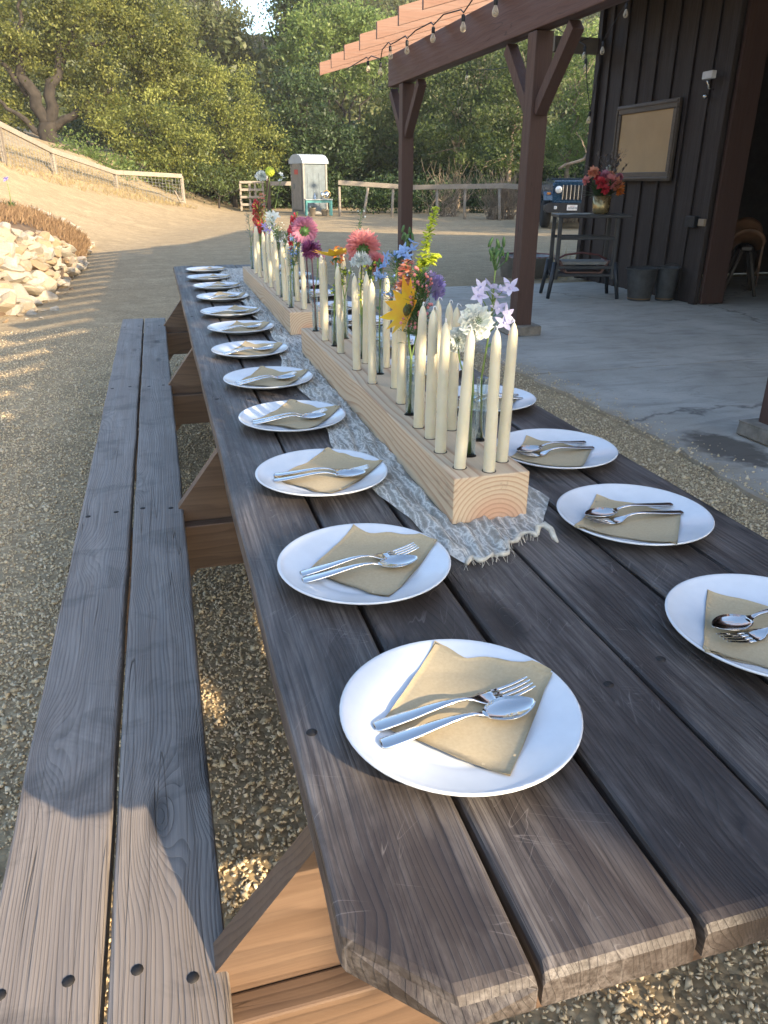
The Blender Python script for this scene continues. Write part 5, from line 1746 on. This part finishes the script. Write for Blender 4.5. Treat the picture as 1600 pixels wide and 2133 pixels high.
MB().lathe([(0.085, 0.0), (0.095, 0.02), (0.11, 0.20), (0.105, 0.20), (0.088, 0.02), (0.001, 0.015)], 24).build('vase', plain('gold_vase', (0.30, 0.23, 0.11), 0.25, 0.6), bq)
mb = MB()
for k in range(90):
    a = random.uniform(0, 6.28)
    petal(mb, (random.uniform(-0.07, 0.07), random.uniform(-0.07, 0.07), 0.19), (math.cos(a), math.sin(a), random.uniform(0.2, 2.2)), (0, 0, 1), random.uniform(0.15, 0.36), 0.04, -0.25, 4)
mb.build('greenery', M_darkleaf, bq)
bl = [(-0.27, -0.05, 0.36, 0.052, M_pink), (-0.10, -0.10, 0.34, 0.07, M_red), (0.02, -0.12, 0.36, 0.08, M_pink), (0.13, -0.08, 0.33, 0.075, M_peach), (0.20, -0.02, 0.30, 0.065, M_orange), (-0.02, -0.05, 0.42, 0.06, M_mauve),
      (0.10, 0.05, 0.42, 0.06, M_peach), (-0.14, 0.02, 0.45, 0.07, M_peach), (0.24, 0.06, 0.40, 0.05, M_mauve), (0.0, 0.10, 0.40, 0.07, M_red), (-0.05, -0.14, 0.27, 0.06, M_red), (0.16, -0.12, 0.25, 0.055, M_orange), (0.05, 0.0, 0.50, 0.035, M_white)]
for (x, y, z, r, m_) in bl:
    mb = MB()
    for k in range(70):
        d = Vector((random.gauss(0, 1), random.gauss(0, 1), random.gauss(0.2, 1))).normalized()
        petal(mb, Vector((x, y, z)) + d * r * 0.2, d, d.orthogonal(), r * random.uniform(0.7, 0.95), r * 0.55, 0.35, 3, 0.3)
    mb.build('bloom', m_, bq)
mb = MB()
for k in range(16):
    a = Vector((0.1, 0.0, 0.3)); e_ = Vector((random.uniform(-0.25, 0.35), random.uniform(-0.15, 0.2), random.uniform(0.5, 0.72)))
    mb.tube([a, a.lerp(e_, 0.6) + V(0, 0, 0.04), e_], [0.003, 0.002, 0.0015], 4)
    for q in range(6):
        petal(mb, a.lerp(e_, 0.5 + 0.08 * q), (random.uniform(-1, 1), random.uniform(-1, 1), 0.6), (0, 0, 1), 0.06, 0.025, 0, 3)
mb.build('twigs', plain('grey_twig', (0.13, 0.11, 0.10), 0.8), bq)

M_galv = plain('galvanised_steel', (0.065, 0.065, 0.064), 0.65, 0.3, var=0.25, scale=10, bump=0.2, bscale=30)
def bucket(label, x, y, r, h, tilt):
    o = thing('bucket', label, 'bucket', (x, y, 0.021), 0, 'galvanised buckets by the barn wall')
    MB().lathe([(r * 0.70, 0.0), (r * 0.72, 0.01), (r * 0.98, h - 0.01), (r, h), (r * 1.04, h), (r * 1.04, h - 0.012), (r * 0.97, h - 0.012), (r * 0.68, 0.02), (0.001, 0.02)], 28).build('pail', M_galv, o)
    MB().tube([(math.cos(a * math.pi / 10) * r, -0.3 * r * math.sin(a * math.pi / 10) - 0.02, h - 0.04 + tilt * math.sin(a * math.pi / 10)) for a in range(11)], 0.005, 5).build('handle', M_galv, o)
    MB().lathe([(r * 0.73, 0.02), (r * 0.75, 0.06)], 28).build('base_band', plain('rust_band', (0.20, 0.12, 0.05), 0.8), o)
bucket('galvanised metal bucket with a rusty base by the barn wall', 5.42, 8.12, 0.185, 0.37, 0.07)
bucket('dark metal bucket behind the rusty based bucket', 5.70, 8.02, 0.14, 0.38, 0.09)
o = thing('wash_tub', 'round galvanised wash tub on the gravel behind the black stand', 'tub', (5.25, 10.9, 0.0))
MB().lathe([(0.36, 0.0), (0.42, 0.30), (0.44, 0.31), (0.44, 0.29), (0.40, 0.28), (0.34, 0.02), (0.001, 0.02)], 30).build('tub', plain('zinc', (0.30, 0.29, 0.28), 0.55, 0.4, var=0.2), o)
MB().tube([(0.43 * math.cos(a * 0.2618), 0.43 * math.sin(a * 0.2618), 0.305) for a in range(25)], 0.012, 6).build('rim', plain('rim_red', (0.20, 0.07, 0.06), 0.6), o)
o = thing('grass_tuft', 'thin upright grass tuft growing at the barn corner', 'plant', (5.45, 10.15, 0.0))
link('blades', blades('blades', [(random.uniform(-0.12, 0.12), random.uniform(-0.1, 0.1), 0) for _ in range(90)], 0.2, 0.6, 0.004, M_straw, 0.3), o)

M_leather = plain('saddle_leather', (0.16, 0.075, 0.035), 0.5, var=0.2)
o = thing('saddle', 'brown leather saddle on a wooden stand inside the barn doorway', 'saddle', (7.0, 8.35, 0.02), rad(-35))
mb = MB()
vs = []
for j in range(13):
    v_ = j / 12
    for i in range(11):
        a = -1.35 + 2.7 * i / 10
        rr_ = 0.17 + 0.02 * math.cos(v_ * 6.28)
        zz = 0.66 + 0.12 * (2 * v_ - 1) ** 2 + (0.10 if v_ > 0.9 else 0)
        vs.append((rr_ * math.sin(a) * 1.1, -0.27 + 0.54 * v_, zz + rr_ * math.cos(a) - 0.17))
mb.add(vs, [(j * 11 + i, j * 11 + i + 1, (j + 1) * 11 + i + 1, (j + 1) * 11 + i) for j in range(12) for i in range(10)], True)
s_o = mb.build('seat', M_leather, o, fix=False)
md = s_o.modifiers.new('thick', 'SOLIDIFY'); md.thickness = 0.03
for s in (-1, 1):
    MB().prism([(-0.20, 0.62), (0.16, 0.62), (0.20, 0.36), (0.02, 0.24), (-0.16, 0.34)], 'x', min(s * 0.175, s * 0.20), max(s * 0.175, s * 0.20)).build('flap', M_leather, o)
    MB().tube([(s * 0.21, 0.0, 0.40), (s * 0.215, 0.0, 0.16), (s * 0.20, -0.05, 0.08), (s * 0.20, 0.05, 0.08), (s * 0.215, 0.0, 0.16)], 0.011, 6).build('stirrup', M_leather, o)
MB().bevbox(0.12, 0.62, 0.05, 0.01).build('stand_rail', M_frm, o, (0, 0, 0.56))
for sy in (-1, 1):
    for sx in (-1, 1):
        MB().tube([(sx * 0.04, sy * 0.25, 0.55), (sx * 0.19, sy * 0.30, 0.0)], 0.022, 6).build('stand_leg', M_frm, o)

# ------------------------------------------------------------------ string lights
M_cord = plain('black_cord', (0.012, 0.012, 0.013), 0.6)
def bulbglass():
    m = NT('unlit_bulb')
    lw = m.node('ShaderNodeLayerWeight'); lw.inputs['Blend'].default_value = 0.35
    m.set(Base_Color=(0.82, 0.72, 0.55), Roughness=0.06)
    tp = m.node('ShaderNodeBsdfTransparent'); tp.inputs['Color'].default_value = (0.95, 0.88, 0.76, 1)
    mx = m.node('ShaderNodeMixShader')
    m.put(mx.inputs[0], m.math('MULTIPLY_ADD', lw.outputs['Facing'], 0.6, 0.28))
    m.t.links.new(tp.outputs[0], mx.inputs[1]); m.t.links.new(m.p.outputs[0], mx.inputs[2])
    m.t.links.new(mx.outputs[0], m.out.inputs['Surface'])
    return m.m
M_bulb = bulbglass()
bulb_mesh = MB().lathe([(0.012, 0.0), (0.016, -0.014), (0.027, -0.040), (0.0295, -0.055), (0.026, -0.072), (0.016, -0.084), (0.0001, -0.089)], 16).mesh('glass', M_bulb)
sock_mesh = MB().lathe([(0.0001, 0.06), (0.010, 0.058), (0.018, 0.048), (0.018, 0.005), (0.015, -0.002), (0.0001, -0.002)], 14).mesh('socket', M_cord)
def strand(label, bulbs, path):
    o = thing('string_lights', label, 'string lights', path[0])
    L0 = Vector(path[0])
    MB().tube([Vector(p) for p in path], 0.0055, 6).build('cord', M_cord, o, world=True)
    for (x, y, z) in bulbs:
        b = link('socket', sock_mesh, o, (x - L0.x, y - L0.y, z - L0.z + 0.04), (random.uniform(-0.06, 0.06), random.uniform(-0.06, 0.06), 0), (0.85, 0.85, 0.85))
        link('glass', bulb_mesh, b)
tb = [(2.45, 9.60, 2.50), (2.45, 9.07, 2.42), (2.45, 8.69, 2.52), (2.45, 8.11, 2.49), (2.45, 7.34, 2.48), (2.45, 6.61, 2.45), (2.45, 5.97, 2.45), (2.45, 5.2, 2.48), (2.45, 4.4, 2.47), (2.45, 3.6, 2.48)]
path = [(2.40, 10.62, 2.60)]
for k, (x, y, z) in enumerate(tb):
    path.append((x, y + 0.06, z + 0.13))
    path.append((x, y, z + 0.10))
    if k < len(tb) - 1:
        yn = (y + tb[k + 1][1]) / 2
        path.append((x - 0.02, yn + 0.05, roofz(2.45) - 0.03))
strand('black string lights with clear bulbs strung under the sunlit rafter tails', tb, path)
b2 = [(4.6, 12.0, 2.74), (4.6, 10.34, 2.60)]
strand('black string lights sagging behind the porch beam toward the trees', b2, [(3.2, 10.5, 2.75), (4.0, 12.1, 2.88), (4.6, 12.0, 2.84), (4.7, 11.2, 2.76), (4.6, 10.34, 2.70), (5.2, 10.0, 2.9), (5.75, 10.3, 3.1)])
b3 = [(4.6, 8.52, 2.58), (4.6, 8.47, 2.46), (4.62, 8.18, 2.58), (4.6, 8.28, 1.94), (4.6, 7.77, 2.84)]
strand('black string lights hanging down beside the barn corner', b3, [(4.55, 9.6, 3.1), (4.6, 8.52, 2.68), (4.6, 8.48, 2.58), (4.6, 8.40, 2.3), (4.6, 8.28, 2.04), (4.62, 8.22, 2.4), (4.62, 8.18, 2.68), (4.6, 7.77, 2.94), (4.6, 7.0, 3.1)])

# ------------------------------------------------------------------ trees
M_bark = plain('oak_bark', (0.032, 0.025, 0.019), 0.95, var=0.35, scale=4, bump=1.0, bscale=9)
M_palebark = plain('pale_bark', (0.26, 0.20, 0.14), 0.9, var=0.25, scale=3, bump=0.5, bscale=12)
M_oakleaf = leafmat('oak_leaf', (0.036, 0.054, 0.013), (0.215, 0.220, 0.055), 0.4)
M_olive = leafmat('olive_leaf', (0.046, 0.070, 0.015), (0.285, 0.295, 0.070), 0.42)
M_green = leafmat('bright_leaf', (0.060, 0.105, 0.026), (0.22, 0.28, 0.08), 0.42)
M_deep = leafmat('deep_leaf', (0.018, 0.038, 0.012), (0.060, 0.095, 0.030), 0.3)
M_mixed = leafmat('mixed_leaf', (0.022, 0.042, 0.012), (0.120, 0.155, 0.042), 0.38)
M_hill = leafmat('hill_leaf', (0.045, 0.062, 0.020), (0.125, 0.135, 0.045), 0.3)

def limb(a, b, r0, r1, n=7, wob=0.25):
    a, b = Vector(a), Vector(b)
    pts = []
    L = (b - a).length
    for i in range(n + 1):
        t = i / n
        w = Vector((random.uniform(-1, 1), random.uniform(-1, 1), random.uniform(-0.4, 0.4))) * wob * L * 0.12 * math.sin(math.pi * t)
        pts.append(a.lerp(b, t) + w)
    return pts, [r0 + (r1 - r0) * i / n for i in range(n + 1)]

def tree(name, label, base, lobes, mat, per=80, size=0.17, trunk_r=0.14, bark=None, group=None, sig=0.30, twigs=3, cat='tree', droop=0.0):
    o = thing(name, label, cat, base, 0, group)
    mb = MB()
    base = Vector(base)
    cen = sum((Vector(l[:3]) for l in lobes), Vector()) / len(lobes)
    fork = base.lerp(Vector((base.x * 0.6 + cen.x * 0.4, base.y, cen.z)), 0.45)
    p, r = limb(base - V(0, 0, 0.3), fork, trunk_r, trunk_r * 0.75, 6)
    mb.tube(p, r, 9)
    for l in lobes:
        c = Vector(l[:3])
        p, r = limb(p[-1] if False else fork, c, trunk_r * 0.55, trunk_r * 0.16, 8, 0.6)
        mb.tube(p, r, 7)
        for k in range(twigs):
            e = c + Vector((random.uniform(-1, 1) * l[3], random.uniform(-1, 1) * l[4], random.uniform(-0.8, 1) * l[5])) * 0.85
            q, r = limb(p[5], e, trunk_r * 0.2, trunk_r * 0.05, 5, 0.7)
            mb.tube(q, r, 5)
    mb.build('trunk', bark or M_bark, o, world=True)
    me = leaves([(l[0] - o.location.x, l[1] - o.location.y, l[2] - o.location.z) + tuple(l[3:]) for l in lobes], per, size, mat, 'crown', sig=sig, droop=droop)
    link('crown', me, o)
    return o

LB = {
 'oak': [(-4.19, 38, 6.94, 1.99, 1.33, 1.33, 60), (-1.92, 38, 7.54, 2.04, 1.35, 1.33, 60), (0.48, 38, 7.15, 1.74, 1.25, 1.37, 60), (-3.26, 38, 5.97, 1.48, 0.94, 0.86, 26), (-0.66, 38, 5.72, 1.94, 1.27, 1.23, 55), (-5.33, 38, 5.56, 1.08, 0.91, 1.19, 25), (1.08, 38, 5.6, 1.2, 0.91, 1.07, 30), (-2.22, 38, 9.14, 3.44, 1.89, 1.28, 80), (-5.46, 38, 3.92, 0.83, 0.58, 0.62, 14), (-1.91, 38, 4.35, 1.16, 0.79, 0.81, 22)],
 'olive_a': [(-0.13, 36.5, 3.66, 1.73, 1.19, 1.25, 50), (1.43, 36.5, 2.79, 1.5, 1.08, 1.2, 40), (0.24, 36.5, 1.85, 1.58, 0.93, 0.75, 30)],
 'olive_b': [(3.51, 39, 4.57, 1.83, 1.27, 1.35, 50), (4.8, 39, 2.93, 1.45, 1.14, 1.41, 40), (3.32, 39, 2.31, 1.76, 1.19, 1.21, 40), (2.52, 39, 5.39, 1.26, 0.95, 1.12, 30)],
 'shrub_l': [(-2.72, 34.5, 2.23, 0.97, 0.65, 0.65, 26), (-1.26, 34.5, 1.72, 0.91, 0.58, 0.52, 18)],
 'shrub_m': [(2.19, 36, 1.48, 1.42, 0.87, 0.76, 24), (4.0, 37.4, 1.1, 1.25, 0.77, 0.68, 20)],
 'dark_c': [(7.44, 40, 4.75, 1.63, 1.3, 1.62, 45), (8.55, 40, 2.59, 2.05, 1.46, 1.6, 50), (6.63, 40, 2.36, 1.42, 1.24, 1.7, 40), (7.53, 40, 0.86, 2.67, 1.46, 0.99, 34), (5.2, 41, 1.2, 1.6, 1.2, 1.1, 24)],
 'bright_d': [(10.0, 46, 8.58, 2.23, 1.42, 1.32, 50), (8.66, 46, 7.65, 1.57, 1.07, 1.11, 26), (12.13, 46, 8.9, 1.88, 1.28, 1.33, 34), (10.75, 46, 6.83, 1.89, 1.21, 1.14, 26), (13.49, 46, 7.84, 1.52, 1.15, 1.37, 24)],
 'far_l': [(4.96, 58, 10.14, 2.47, 1.58, 1.47, 45), (3.39, 58, 11.12, 1.81, 1.35, 1.57, 30), (6.41, 58, 8.85, 1.74, 1.19, 1.24, 26)],
 'tall_dark': [(9.52, 54, 11.01, 1.43, 1.17, 1.5, 36), (10.63, 54, 12.55, 1.79, 1.3, 1.47, 26), (8.66, 54, 8.69, 1.06, 1.04, 1.55, 18)],
 'e': [(12.79, 41, 4.86, 1.78, 1.49, 1.93, 45), (11.53, 41, 3.1, 1.53, 1.32, 1.77, 34), (13.5, 41, 6.98, 1.51, 1.18, 1.44, 30)],
 'f': [(14.08, 37, 5.16, 1.77, 1.33, 1.55, 46), (13.69, 37, 3.17, 1.69, 1.24, 1.42, 38), (15.19, 37, 6.54, 1.66, 1.19, 1.33, 34)],
 'g': [(15.63, 34, 4.38, 1.59, 1.27, 1.57, 44), (15.09, 34, 2.49, 1.73, 1.16, 1.16, 36), (16.62, 34, 6.04, 1.59, 1.2, 1.43, 38)],
 'h': [(19.32, 36, 6.19, 1.72, 1.38, 1.72, 46), (20.39, 36, 3.64, 1.29, 1.09, 1.44, 30), (19.23, 36, 2.59, 1.54, 1.12, 1.25, 30)],
 'low_r': [(10.98, 33, 0.84, 1.73, 1.0, 0.76, 30), (13.63, 33, 0.74, 1.35, 0.85, 0.78, 20), (9.06, 33.5, 0.75, 1.26, 0.8, 0.75, 24)],
}
G = 'trees behind the yard'
# the big live oak: its own spreading limbs
ob = Vector((-4.25, 38.0, 2.2))
oak = thing('oak_tree', 'large spreading live oak with dark branching trunk on the bank at left', 'tree', ob, 0, G)
mb = MB()
for a, b, r0, r1 in (((-4.3, 38, 2.0), (-4.05, 38, 3.6), 0.42, 0.36), ((-4.1, 38, 3.4), (-5.0, 37.8, 6.8), 0.30, 0.14), ((-4.05, 38, 3.4), (-3.0, 37.8, 6.9), 0.28, 0.13),
                     ((-4.0, 38, 3.3), (-1.2, 37.6, 4.9), 0.19, 0.07), ((-4.6, 38, 4.6), (-5.6, 37.8, 6.0), 0.16, 0.06), ((-3.4, 37.9, 5.4), (-2.0, 37.7, 7.6), 0.14, 0.06),
                     ((-4.9, 37.9, 5.9), (-4.2, 37.7, 8.2), 0.12, 0.05), ((-3.2, 37.9, 6.2), (0.4, 37.7, 7.0), 0.12, 0.04), ((-4.2, 38, 3.0), (-5.8, 37.8, 4.4), 0.15, 0.06)):
    p, r = limb(a, b, r0, r1, 9, 0.5)
    mb.tube(p, r, 9)
mb.build('trunk', M_bark, oak, world=True)
lb = [(l[0] - ob.x, l[1] - ob.y + (0.6 if l[2] < 6.5 and l[0] < -2.5 else 0.0), l[2] - ob.z) + tuple(l[3:]) for l in LB['oak']]
link('crown', leaves(lb, 135, 0.135, M_oakleaf, 'crown', sig=0.27, droop=0.12), oak)

def gnd(x, y):
    return max(hgt(x, y), hill(x, y) if y > 44 else -1)
def plant(key, name, label, mat, bx, by, **kw):
    return tree(name, label, (bx, by, gnd(bx, by)), LB[key], mat, group=G, **kw)
plant('olive_a', 'bay_tree', 'sunlit olive green bushy tree right of the live oak', M_olive, 0.5, 36.6, per=140, size=0.125, sig=0.25)
plant('olive_b', 'bay_tree', 'tall sunlit olive tree in front of the wooded hill', M_olive, 3.6, 39.2, per=140, size=0.125, sig=0.25)
plant('shrub_l', 'shrub', 'pale green shrub behind the wire fence under the oak', M_green, -2.2, 34.6, per=80, size=0.12, trunk_r=0.05, cat='shrub')
plant('shrub_m', 'shrub', 'low shaded shrub behind the end post of the wire fence', M_mixed, 2.6, 36.2, per=80, size=0.12, trunk_r=0.05, cat='shrub')
plant('dark_c', 'evergreen_tree', 'dense dark evergreen tree behind the portable toilet', M_deep, 7.4, 40.3, per=100, size=0.16)
plant('bright_d', 'maple_tree', 'bright green sunlit treetop above the dark evergreen', M_green, 10.6, 46.2, per=100, size=0.19)
plant('far_l', 'hill_tree', 'hazy olive tree high on the hill near the sky gap', M_hill, 4.6, 58, per=90, size=0.24)
plant('tall_dark', 'conifer_tree', 'tall dark tree at the top just right of the sky gap', M_deep, 9.5, 54, per=100, size=0.22)
plant('e', 'laurel_tree', 'mid green tree behind the farther porch post', M_mixed, 12.6, 41.2, per=95, size=0.16, bark=M_palebark)
plant('f', 'laurel_tree', 'glossy green tree between the two porch posts', M_mixed, 14.2, 37.2, per=95, size=0.15, bark=M_palebark, twigs=5)
plant('g', 'laurel_tree', 'leafy tree with pale twigs left of the nearer porch post', M_mixed, 15.4, 34.2, per=90, size=0.14, bark=M_palebark, twigs=6)
plant('h', 'laurel_tree', 'sun flecked tree between the nearer porch post and the barn', M_green, 19.4, 36.2, per=90, size=0.15, bark=M_palebark, twigs=6)
plant('low_r', 'shrub', 'dark low undergrowth behind the single rail fence', M_deep, 11.0, 33.4, per=90, size=0.13, trunk_r=0.06, cat='shrub')

# fallen pale limb and dead brush beside the car
o = thing('bare_branches', 'bare pale fallen branches above the parked car', 'branches', (17.5, 29.0, 0.1))
mb = MB()
for a, b, r0, r1 in (((15.2, 29, 1.8), (18.2, 29, 2.9), 0.05, 0.09), ((18.2, 29, 2.9), (20.2, 29, 3.2), 0.09, 0.12), ((18.0, 29, 2.8), (17.1, 29, 4.0), 0.06, 0.03), ((17.1, 29, 4.0), (17.6, 29, 5.3), 0.03, 0.02),
                     ((17.3, 29, 3.6), (18.8, 28.8, 5.0), 0.04, 0.02), ((20.0, 29, 3.1), (20.4, 29.2, 0.0), 0.14, 0.2), ((16.5, 29, 2.2), (15.8, 29, 3.1), 0.03, 0.012), ((18.8, 28.9, 4.9), (20.2, 28.8, 5.6), 0.03, 0.015)):
    p, r = limb(a, b, r0, r1, 8, 0.6)
    mb.tube(p, r, 7)
mb.build('limbs', M_palebark, o, world=True)
def brush(label, x, y, n, h, spread):
    o = thing('dead_brush', label, 'brush', (x, y, 0.0))
    mb = MB()
    for k in range(n):
        a = Vector((random.uniform(-0.5, 0.5) * spread, random.uniform(-0.3, 0.3), 0.0))
        e = a + Vector((random.gauss(0, 0.5) * spread, random.gauss(0, 0.3), random.uniform(0.35, 1.0) * h))
        p, r = limb(a, e, random.uniform(0.008, 0.018), 0.004, 5, 1.2)
        mb.tube(p, r, 4, False)
        for q in range(3):
            e2 = p[3] + Vector((random.uniform(-0.35, 0.35), random.uniform(-0.2, 0.2), random.uniform(0.05, 0.4)))
            mb.tube([p[3], e2], [0.006, 0.002], 3, False)
    mb.build('stems', M_palebark, o, fix=False)
brush('tan dead brush standing behind the rail fence near the nearer post', 12.6, 28.4, 150, 1.9, 1.0)
brush('tangle of pale dead twigs beside the parked car', 14.2, 25.8, 70, 1.7, 0.9)
brush('thin grey dead stems behind the farther porch post', 11.0, 30.4, 60, 2.2, 1.2)

# woods on the hill: one mass
lob = []
for k in range(1500):
    y = random.uniform(47, 118)
    x = 0.26 * y + random.uniform(-0.62, 0.52) * y
    z = hill(x, y)
    r = random.uniform(1.6, 3.0)
    lob.append((x, y, z + r * 0.9, r, r, r * 0.95, 12))
tag(link('wooded_hillside', leaves(lob, 17, 0.50, M_hill, 'wooded_hillside', sig=0.55)), 'olive green woods covering the hillside', 'woods', kind='stuff')
# unseen woods added behind the barn to shade the right-hand trees
lob = []
for k in range(46):
    x, y = random.uniform(17, 34), random.uniform(8, 33)
    if x < 21 and y > 20:
        continue
    r = random.uniform(1.8, 2.8)
    lob.append((x, y, random.uniform(2.2, 8.0), r, r, r, 26))
tag(link('shade_woods', leaves(lob, 40, 0.36, M_mixed, 'shade_woods', sig=0.5)), 'unseen woods added behind the barn to shade the trees', 'woods', kind='stuff')
lob = []
for k in range(90):
    x, y = random.uniform(-3, 27), random.uniform(40.5, 45.0)
    r = random.uniform(1.2, 1.9)
    lob.append((x, y, random.uniform(0.3, 3.2), r, r * 0.8, r, 16))
tag(link('undergrowth', leaves(lob, 40, 0.26, M_deep, 'undergrowth', sig=0.4)), 'dark undergrowth filling the foot of the hill', 'undergrowth', kind='stuff')

# ------------------------------------------------------------------ thin fog volume added to imitate lens flare
hz = MB().box(-170, 170, -130, 215, -3.0, 41.0).build('flare_veil', None)
hm = bpy.data.materials.new('flare_veil')
hm.use_nodes = True
for n in list(hm.node_tree.nodes):
    hm.node_tree.nodes.remove(n)
ho = hm.node_tree.nodes.new('ShaderNodeOutputMaterial')
hv = hm.node_tree.nodes.new('ShaderNodeVolumePrincipled')
hv.inputs['Color'].default_value = (1.0, 0.96, 0.88, 1)
hv.inputs['Density'].default_value = 0.0006
hv.inputs['Anisotropy'].default_value = 0.0
hm.node_tree.links.new(hv.outputs[0], ho.inputs['Volume'])
hz.data.materials.append(hm)
tag(hz, 'thin veil of added fog imitating lens flare', 'flare_veil', kind='stuff')
